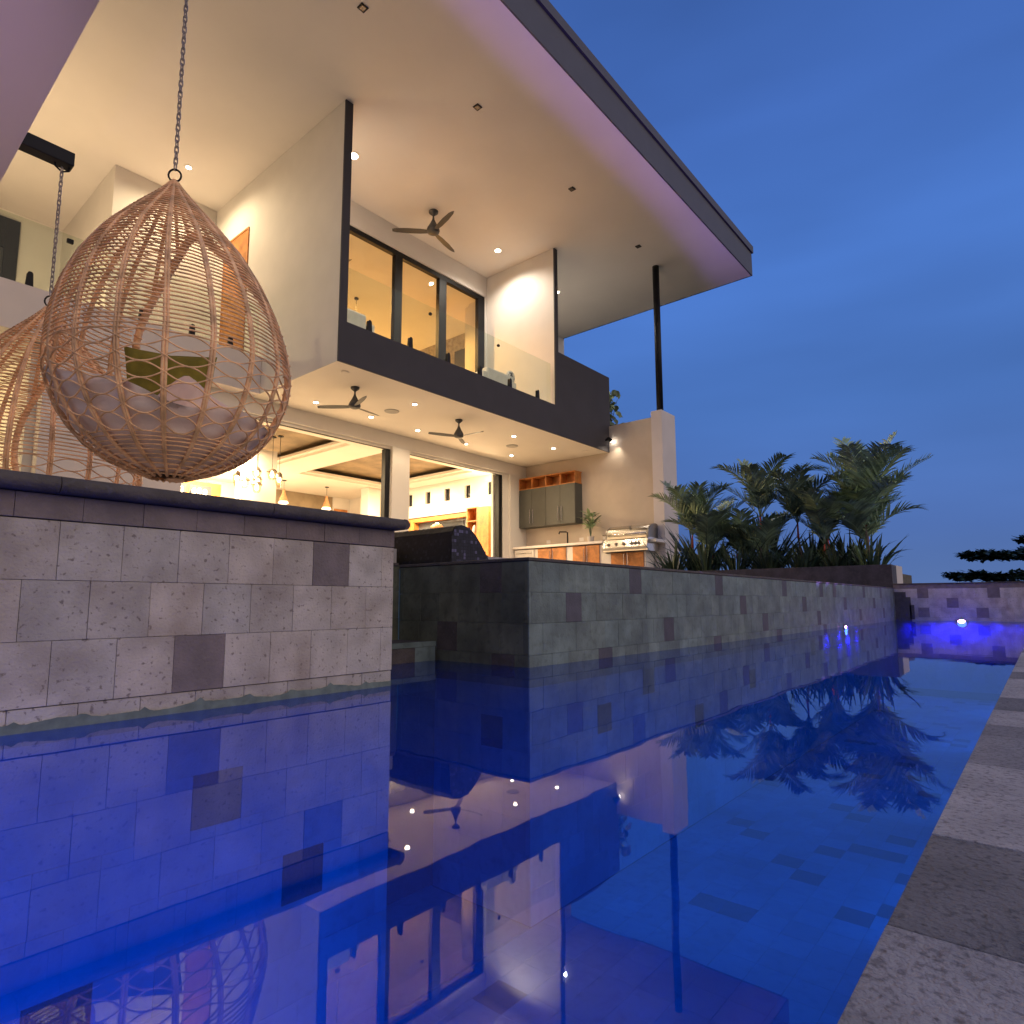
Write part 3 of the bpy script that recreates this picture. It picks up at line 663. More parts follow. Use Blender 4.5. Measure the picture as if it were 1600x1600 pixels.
m = MB(); m.tube([(13.43, 7.17, 1.94), (13.43, 8.36, 1.94)], .018, 'steel', 12); m.tube([(13.43, 7.25, 1.94), (13.54, 7.25, 1.95)], .014, 'steel', 8); m.tube([(13.43, 8.27, 1.94), (13.54, 8.27, 1.95)], .014, 'steel', 8); m.build('handle', gr, smooth=True)
for y in (8.20, 7.98, 7.77, 7.56, 7.46, 7.365):
    m = MB(); Mx = Matrix.Rotation(R(-76), 4, 'Y'); m.lathe([(.042, 0), (.040, .02), (.030, .045), (.026, .05)], (13.435, y, 1.70), 'dark_steel', 16, M=Mx); m.build('knob', gr, smooth=False)
m = MB(); m.tube([(13.60, 7.68, 2.11), (13.585, 7.68, 2.125)], .035, 'dark_steel', 14); m.build('thermometer', gr)

# ------------------------------------------------------------------ foliage helpers
def leaf_blade(m, base, tip, width, mt, tint, up=Vector((0, 0, 1)), seg=3, droop=.0):
    base = Vector(base); tip = Vector(tip); d = tip-base; L_ = d.length
    side = d.cross(up); side = side.normalized() if side.length > 1e-5 else Vector((1, 0, 0))
    prev = None
    for k in range(seg+1):
        t = k/seg; p = base+d*t+Vector((0, 0, -droop*L_*t*t)); w_ = width*(math.sin(math.pi*min(.98, .12+t*.86)))
        q = (p-side*w_, p+side*w_)
        if prev: m.face([prev[0], prev[1], q[1], q[0]], mt, tint)
        prev = q
def frond(m, base, az, elev, length, curve, mt, nl=30, ll=.33, tint=1.0, lw=.011, vang=.5):
    p = Vector(base); h = Vector((math.cos(az), math.sin(az), 0)); side = Vector((-h.y, h.x, 0)); pts = [p.copy()]; e = elev; st_ = length/24
    for k in range(24):
        p = p+(h*math.cos(e)+Vector((0, 0, math.sin(e))))*st_; e -= curve/24*(1+k/18); pts.append(p.copy())
    m.tube(pts, .010, mt, 4, tint=tint*.9, r1=.002)
    for k in range(nl):
        t = .16+.84*k/nl; i = t*24; a = int(min(23, i)); b = pts[a].lerp(pts[a+1], i-a); tan = (pts[a+1]-pts[a]).normalized(); nrm = tan.cross(side).normalized()
        if nrm.z < 0: nrm = -nrm
        l_ = ll*(math.sin(math.pi*(.15+.8*t)))**.6*rnd.uniform(.85, 1.1)
        for s_ in (-1, 1):
            dr = (side*s_*rnd.uniform(.75, .95)+tan*(.6+t*.6)+nrm*vang*rnd.uniform(.6, 1.2)).normalized()
            leaf_blade(m, b, b+dr*l_, lw, mt, tint*rnd.uniform(.65, 1.35), nrm, 3, rnd.uniform(.15, .4))
def palm(loc, h, nf, fl, label, seed, stems=4, bright=1.0, lean=0):
    global rnd
    rnd = random.Random(seed); loc = Vector(loc)
    t = thing('palm', label, 'palm', loc, 'palms in the far planter')
    ms_ = MB(); mf = MB()
    for s_ in range(stems):
        a = rnd.uniform(0, 6.28); r = rnd.uniform(.03, .22); hh = h*(1 if s_ == 0 else rnd.uniform(.25, .8))
        b = loc+Vector((math.cos(a)*r, math.sin(a)*r, 0)); tp = b+Vector((math.cos(a)*r*.5+lean, math.sin(a)*r*.5, hh*.5))
        ms_.tube([b, b.lerp(tp, .5)+Vector((.01, 0, 0)), tp], .024, 'bark', 8, r1=.018)
        ms_.tube([tp, tp+Vector((0, 0, hh*.22))], .022, 'red_stem', 8, r1=.014)
        cr_ = tp+Vector((0, 0, hh*.2)); n_ = nf if s_ == 0 else max(5, nf-2)
        for k in range(n_):
            az = a+6.283*k/n_+rnd.uniform(-.35, .35); el = rnd.uniform(.98, 1.5)
            frond(mf, cr_, az, el, fl*rnd.uniform(.7, 1.08)*(1 if s_ == 0 else .8), rnd.uniform(.3, .9), 'leaf' if bright > .8 else 'leaf_dark', 30, .34*fl, bright*rnd.uniform(.7, 1.2), lw=.017)
    if seed == 11:
        for az_, el_, l_ in ((-.9, 1.42, 1.5), (-1.3, .95, 1.3), (2.2, 1.2, 1.2)): frond(mf, loc+Vector((0, 0, h*.7)), az_, el_, l_, .35, 'leaf', 34, .36, 1.9, lw=.016, vang=.9)
    ms_.build('trunk', t, smooth=True); mf.build('crown', t)
    return t
palm((12.3, 5.30, .8), 1.2, 8, 1.5, 'feathery grey green palm next to the white corner pillar', 3, 3, 1.3)
palm((12.4, 4.25, .8), 1.55, 8, 1.45, 'palm with a tall upright frond, second from the pillar', 5, 3, 1.3)
palm((12.4, 3.15, .8), 1.35, 8, 1.3, 'palm with one bright red stem in the middle of the planter', 8, 3, 1.05)
palm((12.5, 2.25, .8), 1.6, 9, 1.55, 'tallest grey green palm at the right end of the planter', 11, 4, 1.9)
palm((13.1, 4.8, .8), .8, 6, .9, 'short palm behind the pair nearest the pillar', 14, 3, .75)
def strap_plant(loc, n, h, w_, label, seed, mt='leaf_dark', cat='plant', spread=.6, name='strap_leaf_plant', group='low plants under the palms', bright=1.0):
    r = random.Random(seed); loc = Vector(loc); t = thing(name, label, cat, loc, group); m = MB()
    for k in range(n):
        a = r.uniform(0, 6.283); b = loc+Vector((math.cos(a), math.sin(a), 0))*r.uniform(0, .22); L_ = h*r.uniform(.5, 1.1); sp = r.uniform(.15, 1)*spread
        tip = b+Vector((math.cos(a)*sp*L_, math.sin(a)*sp*L_, L_)); leaf_blade(m, b, tip, w_*r.uniform(.6, 1.2), mt, bright*r.uniform(.6, 1.5), Vector((math.cos(a+1.57)*.2, math.sin(a+1.57)*.2, 1)), 6, r.uniform(.1, .6))
    m.build('foliage', t)
sl_ = [((11.95, 5.75), 'low bush of strap leaves against the pillar base', 1.0), ((12.0, 5.1), 'low dark strap leaf plant under the leftmost palm', 1.1), ((11.95, 4.5), 'low dark strap leaf plant between the first two palms', .9),
       ((12.0, 3.9), 'low strap leaf plant under the second palm', .9), ((11.95, 3.35), 'low strap leaf plant left of the red stem', .8), ((12.0, 2.75), 'low strap leaf plant right of the red stem', .7), ((11.95, 2.2), 'yellow green strap leaf plant at the planter end', .75),
       ((12.9, 5.6), 'tall leafy shrub behind the leftmost palm', 1.45), ((13.1, 4.3), 'dense leafy shrub behind the second palm', 1.2), ((13.1, 3.4), 'dense leafy shrub behind the red stem', 1.1), ((12.9, 2.7), 'dense leafy shrub behind the right end palm', 1.0)]
for k, ((x, y), lb, h) in enumerate(sl_):
    strap_plant((x, y, .8), 120 if k > 6 else 80, h, .028 if k > 6 else .018, lb, 30+k, bright=(1.8 if k == 6 else 1.0), spread=.75)
# potted plant on counter
pp = thing('potted_plant', 'leafy green plant in a small white pot on the outdoor counter', 'potted plant', (13.86, 9.0, 1.836))
m = MB(); m.lathe([(.07, 0), (.10, .15), (.095, .16), (.085, .15)], (13.86, 9.0, 1.836), 'pot_white', 18); m.build('pot', pp, smooth=False)
m = MB(); r = random.Random(4)
for k in range(7):
    a = r.uniform(0, 6.28); m.tube([(13.86, 9.0, 1.97), (13.86+.05*math.cos(a), 9.0+.05*math.sin(a), 2.25)], .008, 'leaf', 5)
m.build('stems', pp)
m = MB()
for k in range(46):
    a = r.uniform(0, 6.28); z = r.uniform(2.2, 2.6); b = Vector((13.86+.05*math.cos(a), 9.0+.06*math.sin(a), z)); ln = r.uniform(.2, .38)
    leaf_blade(m, b, b+Vector((math.cos(a)*ln*.7, math.sin(a)*ln, r.uniform(.0, .35))), .045, 'leaf', r.uniform(1.0, 2.2), Vector((0, 0, 1)), 5, r.uniform(.2, .7))
m.build('foliage', pp)
# round leaved shrub on the roof terrace
rs = thing('round_leaf_shrub', 'shrub with round green leaves beside the charcoal balcony end', 'shrub', (14.75, 8.9, 4.97))
m = MB(); m.box((14.5, 8.7, 4.6), (15.1, 9.3, 4.98), 'planter_dark'); m.build('planter', rs)
m = MB(); r = random.Random(9)
for k in range(70):
    a = r.uniform(0, 6.28); rr_ = r.uniform(0, .42); z = 5.15+r.uniform(0, .95)
    c = Vector((14.72+rr_*math.cos(a), 8.9+rr_*math.sin(a), z)); n_ = Vector((r.uniform(-1, .2), r.uniform(-1, .2), r.uniform(-.2, 1))).normalized(); u = n_.orthogonal().normalized(); v = n_.cross(u); rad = r.uniform(.06, .13)
    pts = [c+(u*math.cos(q*.698)+v*math.sin(q*.698))*rad*(1 if q else .6)+n_*(.02*math.cos(q*1.4)) for q in range(9)]
    m.face(pts, 'leaf', r.uniform(.6, 1.5))
m.build('foliage', rs)
m = MB()
for k in range(5): m.tube([(14.72, 8.9, 4.98), (14.72+.25*math.cos(k*1.3), 8.9+.25*math.sin(k*1.3), 5.9)], .015, 'bark', 6, r1=.006)
m.build('stems', rs)
# far tree with layered branches
ft = thing('layered_tree', 'dark tree with flat layered branches beyond the far pool wall', 'tree', (40, -.6, -2))
m = MB(); m.tube([(40, -1.2, -2), (40, -1.1, 1.5), (40, -.9, 4.2)], .22, 'bark', 8, r1=.06)
LAY = [((40, 1.0, 2.55), 1.9, .22), ((40, -.6, 2.7), 1.6, .4), ((40, 2.9, 1.55), 1.1, .22), ((40, .4, 1.45), 2.0, .28), ((40, -.2, 3.35), 1.1, .25), ((40, -1.6, 3.9), 1.6, .35), ((40, 2.4, 2.62), .9, .15)]
for c, rr_, hz in LAY: m.tube([(40, -1.0, c[2]-.5), (40, c[1], c[2]-.1)], .06, 'bark', 5, r1=.015)
m.build('trunk', ft)
m = MB(); r = random.Random(21)
for c, rad, hz in LAY:
    for k in range(int(700*rad)):
        q = r.random()**.5; a = r.uniform(0, 6.28); p = Vector((c[0]+rad*q*math.cos(a), c[1]+rad*q*math.sin(a), c[2]+hz*1.35*(r.uniform(-.5, .5)+.5*math.sin(3*a+c[1]))*(1-.5*q)))
        az = r.uniform(0, 6.28); l_ = r.uniform(.2, .42); leaf_blade(m, p, p+Vector((math.cos(az), math.sin(az), r.uniform(-.5, .6)))*l_, .10, 'leaf_dark', r.uniform(.5, 1.5), Vector((0, 0, 1)), 2)
m.build('crown', ft)

# ------------------------------------------------------------------ interior things seen through the openings
def pendant(x, y, ztop, zc, kind, label):
    t = thing('pendant_light', label, 'pendant light', (x, y, ztop), 'glass chandelier pendants' if kind != 'cone' else 'wooden cone pendants')
    m = MB(); m.tube([(x, y, ztop), (x, y, zc+.15)], .006, 'black_metal', 6); m.lathe([(.07, -.02), (.07, -.001)], (x, y, ztop), 'black_metal', 14); m.build('cord', t)
    if kind == 'cone':
        m = MB(); m.lathe([(.03, .28), (.06, .12), (.115, -.02), (.13, -.10)], (x, y, zc), 'terracotta', 20, cap=False); m.build('shade', t, smooth=True)
        m = MB(); m.lathe([(.125, -.10), (.16, -.16), (.10, -.20)], (x, y, zc), 'cone_glow', 18); m.build('diffuser', t, smooth=True)
    else:
        pr = {'tall': [(.03, .16), (.07, .12), (.085, .02), (.08, -.1), (.05, -.22)], 'flat': [(.03, .14), (.10, .11), (.13, .06), (.10, .0), (.085, -.10), (.05, -.14)], 'round': [(.02, .16), (.06, .11), (.115, .02), (.10, -.07), (.04, -.12)]}[kind]
        m = MB(); m.lathe(pr[:3], (x, y, zc), 'smoked', 20, cap=False); m.build('cap', t, smooth=True)
        m = MB(); m.lathe(pr[2:], (x, y, zc), 'globe_glass', 20, cap=False); m.build('glass_shade', t, smooth=True)
        m = MB(); m.lathe([(.01, .09), (.035, .04), (.05, -.03), (.03, -.08), (.005, -.09)], (x, y, zc), 'bulb', 12); m.build('bulb', t, smooth=True)
def ray_pt(px, py, y=None, z=None, x=None):
    d = F*978.678+RR*(px-795.585)+UU*(824.264-py)
    t = (y/d.y) if y is not None else ((z-CAMZ)/d.z if z is not None else x/d.x)
    return Vector((d.x*t, d.y*t, CAMZ+d.z*t))
for px, py, yy, kd, lb in ((370, 745, 14.0, 'tall', 'leftmost glowing glass pendant of the cluster, tall shape'), (382, 754, 14.25, 'flat', 'wide glass pendant second from left in the cluster'), (401, 738, 14.1, 'round', 'upper round glass pendant in the middle of the cluster'),
                           (402, 750, 14.4, 'round', 'small round glass pendant directly below the middle one'), (401, 761, 14.2, 'flat', 'lowest wide glass pendant of the cluster'), (425, 741, 14.3, 'flat', 'wide glass pendant second from right in the cluster'), (436, 748, 14.1, 'tall', 'rightmost tall glass pendant of the cluster')):
    p = ray_pt(px, py, y=yy); pendant(p.x, p.y, 4.379, p.z, kd, lb)
p = ray_pt(443, 778, y=17.9); pendant(p.x, p.y, 4.099, p.z, 'cone', 'left wooden cone pendant in front of the brown wall')
p = ray_pt(510, 788, y=17.9); pendant(p.x, p.y, 4.099, p.z, 'cone', 'right wooden cone pendant in front of the brown wall')
# TV cabinetry along the east wall
mc = thing('media_cabinet', 'honey wood built in media wall with a dark niche behind the spillway', 'cabinet', (13.4, 14, .94))
m = MB(); m.box((13.40, 13.10, 2.86), (13.699, 16.4, 2.98), 'wood'); m.box((13.40, 15.5, .95), (13.699, 16.4, 2.855), 'wood'); m.build('wood_beam', mc)
m = MB(); m.box((13.42, 13.11, 2.985), (13.699, 16.4, 3.02), 'black_metal'); m.build('shadow_gap_panel', mc)
m = MB(); m.box((13.60, 13.10, .95), (13.699, 15.5, 2.855), 'screen_dark'); m.build('niche', mc)
m = MB(); m.box((13.57, 13.4, 2.2), (13.598, 14.8, 2.78), 'window_dark'); m.build('television', mc)
bs = thing('shelf_tower', 'honey wood shelf tower with open compartments beside the media wall', 'shelf', (13.4, 12.8, .94))
m = MB(); m.box((13.38, 13.055, .95), (13.699, 13.098, 3.11), 'wood'); m.box((13.38, 12.64, .95), (13.699, 12.68, 3.11), 'wood'); m.box((13.68, 12.681, .95), (13.699, 13.054, 3.08), 'wood')
for z in (3.08, 2.68, 2.28, 1.88): m.box((13.381, 12.681, z), (13.679, 13.054, z+.03), 'wood')
m.build('shelving', bs)
m = MB(); m.box((13.38, 12.2, .95), (13.699, 12.638, 3.09), 'wood'); m.build('side_panel', bs)
m = MB(); m.lathe([(.05, 0), (.08, .1), (.06, .22), (.03, .27)], (13.5, 12.86, 2.31), 'pot_white', 14); o = m.build('vase', smooth=True); o['label'] = 'pale vase on the open shelf tower in the living room'; o['category'] = 'vase'
hg = thing('copper_lamp', 'low copper dome lamp glowing above the mosaic spillway', 'lamp', (12.6, 14, 2.6))
q = ray_pt(683, 822, x=12.6); hg.location = q; hg['org'] = tuple(q)
m = MB(); m.lathe([(.18, -.06), (.19, -.02), (.12, .05), (.03, .07)], q, 'terracotta', 20); m.build('shade', hg, smooth=True)
m = MB(); m.lathe([(.05, .07), (.05, .09)], q, 'bulb', 12); m.build('bulb', hg)
m = MB(); m.tube([q+Vector((0, 0, -.06)), (q.x, q.y, .95)], .012, 'black_metal', 8); m.lathe([(.14, .94-q.z), (.14, .965-q.z)], q, 'black_metal', 16); m.build('stand', hg)
# picture and shelf at the back
pa = ray_pt(548, 798, y=19.45); pb = ray_pt(563, 812, y=19.45)
m = MB(); m.box((13.03, 19.47, 2.9), (13.6, 19.49, pa.z), 'wood'); o = m.build('wooden_panel'); o['label'] = 'orange wooden panel low on the far white wall of the living room'; o['category'] = 'panel'
ks = thing('kitchen_shelf', 'glass fronted kitchen shelf with crockery seen under the front egg swing', 'shelf', (6.6, 16, 2))
pa = ray_pt(272, 752, y=16.0); pb = ray_pt(330, 762, y=16.0)
m = MB(); m.box((pa.x-.3, 16.0, .95), (pb.x+.25, 16.35, 3.32), 'wood'); m.build('case', ks)
m = MB(); m.box((pa.x-.2, 15.985, 1.2), (pa.x+.28, 15.999, 3.22), 'screen_dark'); m.box((pa.x+.36, 15.985, 1.2), (pb.x+.0, 15.999, 3.22), 'screen_dark'); m.build('glass_front', ks)
m = MB()
for k, xx in enumerate((.02, .14, .45, .58, .72)): m.lathe([(.05, 0), (.06, .12), (.02, .17)], (pa.x+xx, 15.93, 2.96+.02*(k % 2)), 'fabric_white', 12)
m.box((pa.x-.2, 15.9, 2.93), (pb.x, 15.984, 2.955), 'counter'); m.build('crockery', ks)
# balcony furniture
def sofa(x0, x1, y0, label, pat):
    t = thing('balcony_sofa', label, 'sofa', ((x0+x1)/2, y0, 4.97), 'white sofas on the balcony')
    m = MB(); m.box((x0, y0, 5.05), (x1, y0+.8, 5.32), 'fabric_white'); m.build('seat', t, bevel=.03)
    m = MB(); m.box((x0, y0-.0, 5.325), (x0+.16, y0+.8, 5.52), 'fabric_white'); m.build('arm', t, bevel=.03)
    m = MB(); m.box((x1-.16, y0, 5.325), (x1, y0+.8, 5.52), 'fabric_white'); m.build('arm', t, bevel=.03)
    m = MB(); m.box((x0+.18, y0+.02, 5.325), (x1-.18, y0+.2, 5.66), 'fabric_white'); m.build('backrest', t, bevel=.04)
    for xx in (x0+.06, x1-.06):
        for yy in (y0+.06, y0+.74):
            m = MB(); m.tube([(xx, yy, 4.992), (xx, yy, 5.05)], .02, 'black_metal', 8); m.build('leg', t)
    if pat:
        o = MB().lathe([(.02, -.24), (.2, -.2), (.26, 0), (.2, .2), (.02, .24)], (0, 0, 0), 'pattern_fabric', 4).build('cushion', smooth=False)
        o.location = (x1-.12, y0+.10, 5.66); o.rotation_euler = (R(90), R(45), R(10)); o.scale = (1, 1, .35)
        sb = o.modifiers.new('s', 'SUBSURF'); sb.levels = 1; sb.render_levels = 2
        o['label'] = 'black and white patterned cushion on the right balcony sofa'; o['category'] = 'cushion'
sofa(5.95, 7.0, 9.3, 'white outdoor sofa behind the left end of the balcony glass', False)
sofa(10.0, 11.2, 9.3, 'white outdoor sofa behind the right part of the balcony glass', True)
hp = thing('bedroom_pendant', 'thin corded pendant inside the upstairs room', 'pendant light', (9.1, 13, 8.46))
q = ray_pt(557, 466, z=8.455); hp.location = q; hp['org'] = tuple(q)
m = MB(); m.tube([q, q-Vector((0, 0, 1.3))], .008, 'black_metal', 6); m.lathe([(.06, -.03), (.06, 0)], q, 'black_metal', 14); m.build('cord', hp)
m = MB(); m.lathe([(.06, -1.3), (.16, -1.5), (.17, -1.62)], q, 'fabric_white', 18, cap=False); m.build('shade', hp, smooth=True)
m = MB(); m.box((13.02, 12.2, 7.25), (13.048, 13.3, 7.95), 'screen_dark'); o = m.build('wall_screen'); o['label'] = 'dark flat screen on the patterned wall of the upstairs room'; o['category'] = 'screen'

# ------------------------------------------------------------------ egg swings
PROF = [(0, .005), (.03, .03), (.08, .078), (.15, .15), (.25, .245), (.35, .315), (.45, .365), (.55, .397), (.65, .410), (.72, .402), (.79, .375), (.85, .335), (.90, .285), (.94, .225), (.975, .14), (1.0, .02)]
def prad(t):
    for (a, ra), (b, rb) in zip(PROF, PROF[1:]):
        if a <= t <= b:
            u = (t-a)/(b-a); return ra+(rb-ra)*u
    return .01
def prs(t):  # smoothed
    return .83*(prad(max(0, t-.02))+2*prad(t)+prad(min(1, t+.02)))/4
def swing(apex, H, open_az, label, ztop, chainlabel, seed, full=True):
    apex = Vector(apex)
    t_ = thing('egg_swing', label, 'hanging chair', apex, 'egg swings'); r = random.Random(seed)
    lean = R0*(.075 if full else 0)
    def P(t, a, off=0): rr_ = (prs(t)*H)+off; return apex+Vector((rr_*math.cos(a), rr_*math.sin(a), -t*H))+lean*min(1, t*1.6)
    def in_open(t, a, k=1.0):
        d = (a-open_az+math.pi) % (2*math.pi)-math.pi
        return (d/(1.02*k))**2+((t-.50)/(.37*k))**2 < 1
    def runs(fn, n):
        seg = []
        for i in range(n+1):
            t, a = fn(i/n)
            if in_open(t, a):
                if len(seg) > 1: yield seg
                seg = []
            else: seg.append((t, a))
        if len(seg) > 1: yield seg
    NR = 18
    ribs = MB()
    for k in range(NR):
        a = 2*math.pi*k/NR+.08
        for da in (-.012, .012):
            for s_ in runs(lambda u: (.01+.985*u, a+da*(1 if .06 < u < .97 else .2)), 70): ribs.tube([P(t, q) for t, q in s_], .0085*H/1.78, 'rattan', 5)
    ribs.lathe([(.02, -.004), (.045, .0), (.05, .012)], P(1, 0)-Vector((.03, 0, 0)), 'rattan', 16)
    ribs.build('rib_frame', t_, smooth=True)
    st_ = MB(); nring = 46
    ts = [.015+.035*k/4 for k in range(4)]+[.05+(.655-.05)*k/(nring-1) for k in range(nring)]+[.905+.085*k/9 for k in range(10)]
    for t in ts:
        wob = .001
        ph = r.uniform(0, 6)
        for s_ in runs(lambda u: (t+wob*math.sin(ph+6.283*u*3), 6.2831*u+open_az), 88): st_.tube([P(q, a, .007 if int(a*NR/3.1416) % 2 else .004) for q, a in s_], .0046*H/1.78, 'rattan', 4)
    for k in range(10):   # diamond weave: two families of waves crossing on the ribs
        if k > 5: break
        t0 = .678+.0415*k
        for s2 in (-1, 1):
            def fn(u, t0=t0, s2=s2):
                a = 6.2831*u+open_az; return (min(.905, max(.657, t0+s2*.0208*math.sin((a-.08)*NR/2))), a)
            for s_ in runs(fn, 180): st_.tube([P(q, a, .005) for q, a in s_], .0046*H/1.78, 'rattan', 4)
    st_.build('woven_strands', t_, smooth=True)
    rm = MB(); pts = []
    for k in range(72):
        u = 2*math.pi*k/72; a = open_az+1.02*math.cos(u); t = .50+.37*math.sin(u); pts.append(P(t, a))
    rm.tube(pts, .021*H/1.78, 'rattan', 10, closed=True)
    for k in range(0, 72):
        p0 = pts[k]; p1 = pts[(k+1) % 72]; d = (p1-p0).normalized(); u = d.orthogonal().normalized(); v = d.cross(u)
        rm.tube([p0.lerp(p1, .5)+(u*math.cos(q*.785)+v*math.sin(q*.785))*.0235*H/1.78+d*.006*(q-4)/4 for q in range(9)], .005, 'rattan', 4)
    rm.build('opening_rim', t_, smooth=True)
    rg = MB(); c = apex+Vector((0, 0, .034)); rg.tube([c+Vector((.034*math.cos(q*.3927)*.8, .034*math.cos(q*.3927)*-.6, .038*math.sin(q*.3927))) for q in range(16)], .0055, 'black_metal', 8, closed=True)
    rg.tube([apex+Vector((0, 0, -.03)), apex+Vector((0, 0, .006))], .012, 'rattan', 8); rg.build('hanging_ring', t_, smooth=True)
    ch = MB(); z = apex.z+.072; k = 0; ll = .048
    while z < ztop-.02:
        c = Vector((apex.x, apex.y, z+ll*.36)); az = .7+(math.pi/2 if k % 2 else 0)+r.uniform(-.15, .15); h = Vector((math.cos(az), math.sin(az), 0))
        link = []
        for q in range(12):
            a = q*.5236; link.append(c+h*.0105*math.cos(a)+Vector((0, 0, (.0125*math.sin(a)+(.0115 if math.sin(a) > 0 else -.0115)))))
        ch.tube(link, .0038, 'chain_metal', 5, closed=True); z += ll*.74; k += 1
    ch.build('chain', t_, smooth=True)
    # seat cushion: thick padded bowl, high and lumpy towards the back
    cu = MB(); back = open_az+math.pi; nA, nB = 60, 16; grid = []
    for i in range(nA):
        a = 2*math.pi*i/nA; d = (a-back+math.pi) % (2*math.pi)-math.pi
        top = .852-.05*math.exp(-(d/.9)**2)-.12*math.exp(-((d+1.0)/.5)**2)+.012*math.sin(3*a+1)+.006*math.sin(7*a+2)
        row = []
        for j in range(nB+1):
            u = j/nB; t = top+(.985-top)*u; row.append(P(t, a, -.03-.012*math.sin(9*a)*math.sin(8*u)-.008*math.sin(17*u+5*a)))
        # inner side
        inner = []
        for j in range(7):
            u = j/6; rr_ = prs(top)*H*(1-u)-.10*math.sin(math.pi*min(1, u*1.4))*.6; rr_ = max(0.0, rr_)
            zz = -top*H+.03-(.93*H-top*H)*(math.sin(u*math.pi/2)**.7)+.02*math.sin(4*a+6*u)*(1-u)
            inner.append(apex+lean+Vector((rr_*math.cos(a), rr_*math.sin(a), zz)))
        grid.append(list(reversed(inner))+row)
    base = len(cu.v); W = len(grid[0])
    for row in grid: cu.v += [tuple(p) for p in row]
    for i in range(nA):
        for j in range(W-1):
            a0 = base+i*W+j; a1 = base+((i+1) % nA)*W+j; cu.f.append((a0, a1, a1+1, a0+1)); cu.mi.append(cu.m('cushion')); cu.t.append(1.0)
    o = cu.build('seat_cushion', smooth=True)
    o['label'] = ('mauve padded seat cushion inside the front egg swing' if full else 'mauve padded seat cushion inside the rear egg swing'); o['category'] = 'cushion'
    return P
APX = (1.312, 3.672, 2.735)
swing(APX, 1.77, R(33), 'large teardrop rattan egg swing in front, hanging on a grey chain', 4.22, '', 1)
A2 = (1.075, 5.08, 2.335)
swing(A2, 1.77, R(33), 'rear rattan egg swing hanging left of and behind the front one', 3.37, '', 2, False)
# lumpy throw cushion and olive pillow in the front swing
def pillow(name, c, w_, h_, th, rot, mt, label, seed=0):
    m = MB(); n_ = 14; r = random.Random(seed); vs = {}
    for s_ in (-1, 1):
        for i in range(n_+1):
            for j in range(n_+1):
                u = i/n_*2-1; v = j/n_*2-1
                pinch = 1-.13*(1-abs(u*v))*(abs(u)**3+abs(v)**3)/1.2
                z = th*s_*((1-u**4)*(1-v**4))**.55*(1+.08*math.sin(5*u+3*v))
                vs[(s_, i, j)] = len(m.v); m.v.append((u*w_*pinch, z, v*h_*pinch))
    for s_ in (-1, 1):
        for i in range(n_):
            for j in range(n_):
                q = [vs[(s_, i, j)], vs[(s_, i+1, j)], vs[(s_, i+1, j+1)], vs[(s_, i, j+1)]]
                m.f.append(tuple(q if s_ < 0 else q[::-1])); m.mi.append(m.m(mt)); m.t.append(1.0)
    o = m.build(name, smooth=True); o.location = c; o.rotation_euler = rot; o['label'] = label; o['category'] = 'cushion'; return o
c = ray_pt(264, 606, y=3.86); pillow('olive_cushion', c, .27, .21, .075, (R(14), R(6), R(-46)), 'olive_pillow', 'olive green square cushion leaning in the front egg swing')
c = ray_pt(292, 658, y=3.66); pillow('pale_cushion', c, .225, .225, .12, (R(-12), R(38), R(-50)), 'cushion', 'pale mauve back cushion standing on its corner in the front egg swing', 3)
# beams
b2 = thing('swing_beam', 'black steel beam holding the rear egg swing chain', 'beam', (.82, 5.08, 3.4), 'swing beams')
m = MB(); m.box((.822, 5.03, 3.385), (1.135, 5.13, 3.485), 'black_metal'); m.build('beam', b2, bevel=.006)
m = MB(); m.tube([(1.03, 5.08, 3.40), (1.035, 5.08, 3.36), (1.075, 5.08, 3.335), (1.115, 5.08, 3.36), (1.12, 5.08, 3.40)], .007, 'black_metal', 6); m.build('hook', b2)
b1 = thing('swing_beam', 'black steel beam carrying the chain of the front egg swing', 'beam', (.82, 3.67, 4.3), 'swing beams')
m = MB(); m.box((.822, 3.62, 4.25), (1.40, 3.72, 4.35), 'black_metal'); m.build('beam', b1, bevel=.006)

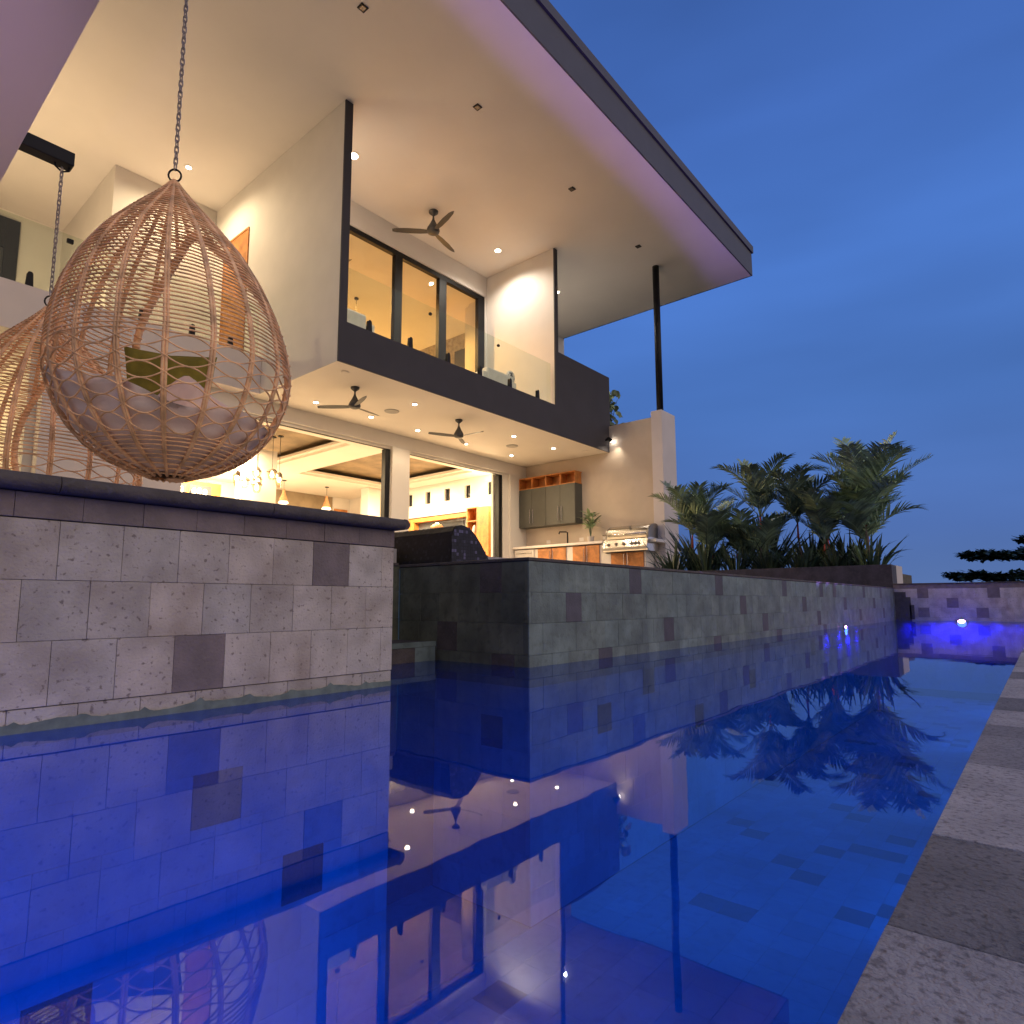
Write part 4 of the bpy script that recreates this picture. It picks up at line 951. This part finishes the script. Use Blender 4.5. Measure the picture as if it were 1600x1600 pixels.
# ------------------------------------------------------------------ room lamps (interior lights that are on)
LX = lambda *a, **k: lamp(*a, **k)
LX('AREA', 'living_room_lamp', (11.5, 14.6, 4.05), 800, (1, .74, .42), 1.2)
LX('AREA', 'dining_room_lamp', (6.5, 14.6, 4.05), 800, (1, .74, .42), 1.2)
LX('POINT', 'cabinet_lamp', (13.2, 12.0, 3.4), 90, (1, .78, .45), .08)
LX('POINT', 'back_room_lamp', (8.5, 18, 3.3), 240, (1, .76, .45), .2)
LX('SPOT', 'bedroom_lamp', (9.2, 13.5, 8.35), 1300, (1, .46, .13), .012, None, 165, .3)
LX('POINT', 'bedroom_floor_lamp', (12.3, 15.5, 6.0), 220, (1, .46, .14), .03)
LX('POINT', 'landing_lamp', (1.6, 13.2, 5.6), 230, (1, .74, .42), .12)
LX('POINT', 'stair_hall_lamp', (0.5, 13.0, 3.4), 120, (1, .74, .34), .15)
# added violet spots just above the waterline, then underwater lights
for k in range(24):
    xt_ = 4.2+.53*k; xs_ = min(xt_, (10.9-.44*xt_)/.56, 10.9); d = Vector((xt_-xs_, 3.00, 8.96))
    LX('SPOT', 'added_violet_uplight', (xs_, 1.553, .012), 250, (.34, .20, 1), .02, d.to_track_quat('-Z', 'Y').to_euler(), 18.8, .45)  # added spots without fixtures, throw violet on the soffit edge
d = Vector((.2, 4.1, 3.32)); LX('SPOT', 'added_violet_uplight', (-.6, .30, .02), 330, (.80, .52, .95), .006, d.to_track_quat('-Z', 'Y').to_euler(), 40, .9)  # added spot, tints the canopy underside
for x, p_, z_ in ((-2.0, 150, -.25), (-.85, 140, -.22), (.3, 26, -.3), (1.9, 17, -.3), (3.6, 28, -.3), (5.6, 24, -.3), (8.0, 30, -.3), (10.2, 30, -.3)):
    LX('SPOT', 'underwater_lamp', (x, .19, z_), p_, (0, .20 if x < 1 else .36, 1), .03, Vector((.1, .82, -.57)).to_track_quat('-Z', 'Y').to_euler(), 112, .6)
for y_, p_ in ((1.62, 30), (1.35, 50), (1.12, 90), (.85, 90), (.6, 50), (.35, 30)):
    LX('SPOT', 'pool_glow_fill', (11.22, y_, -.012), p_, (.22, .015, 1), .006, Vector((1, 0, -.75)).to_track_quat('-Z', 'Y').to_euler(), 84, 1.0)  # spots added along the far wall to spread the violet glow
for x_, p_ in ((7.35, 20), (7.9, 50), (8.3, 60), (8.75, 35)):
    LX('SPOT', 'pool_glow_fill', (x_, 1.70, -.012), p_, (.22, .015, 1), .006, Vector((0, 1, -.75)).to_track_quat('-Z', 'Y').to_euler(), 84, 1.0)  # spots added for the violet glow at the foot of the long wall
LX('POINT', 'pool_glow_fill', (11.0, .98, -.12), 7, (.20, .02, 1), .02)
LX('POINT', 'pool_glow_fill', (8.4, 1.6, -.12), 2, (.12, .02, 1), .02)
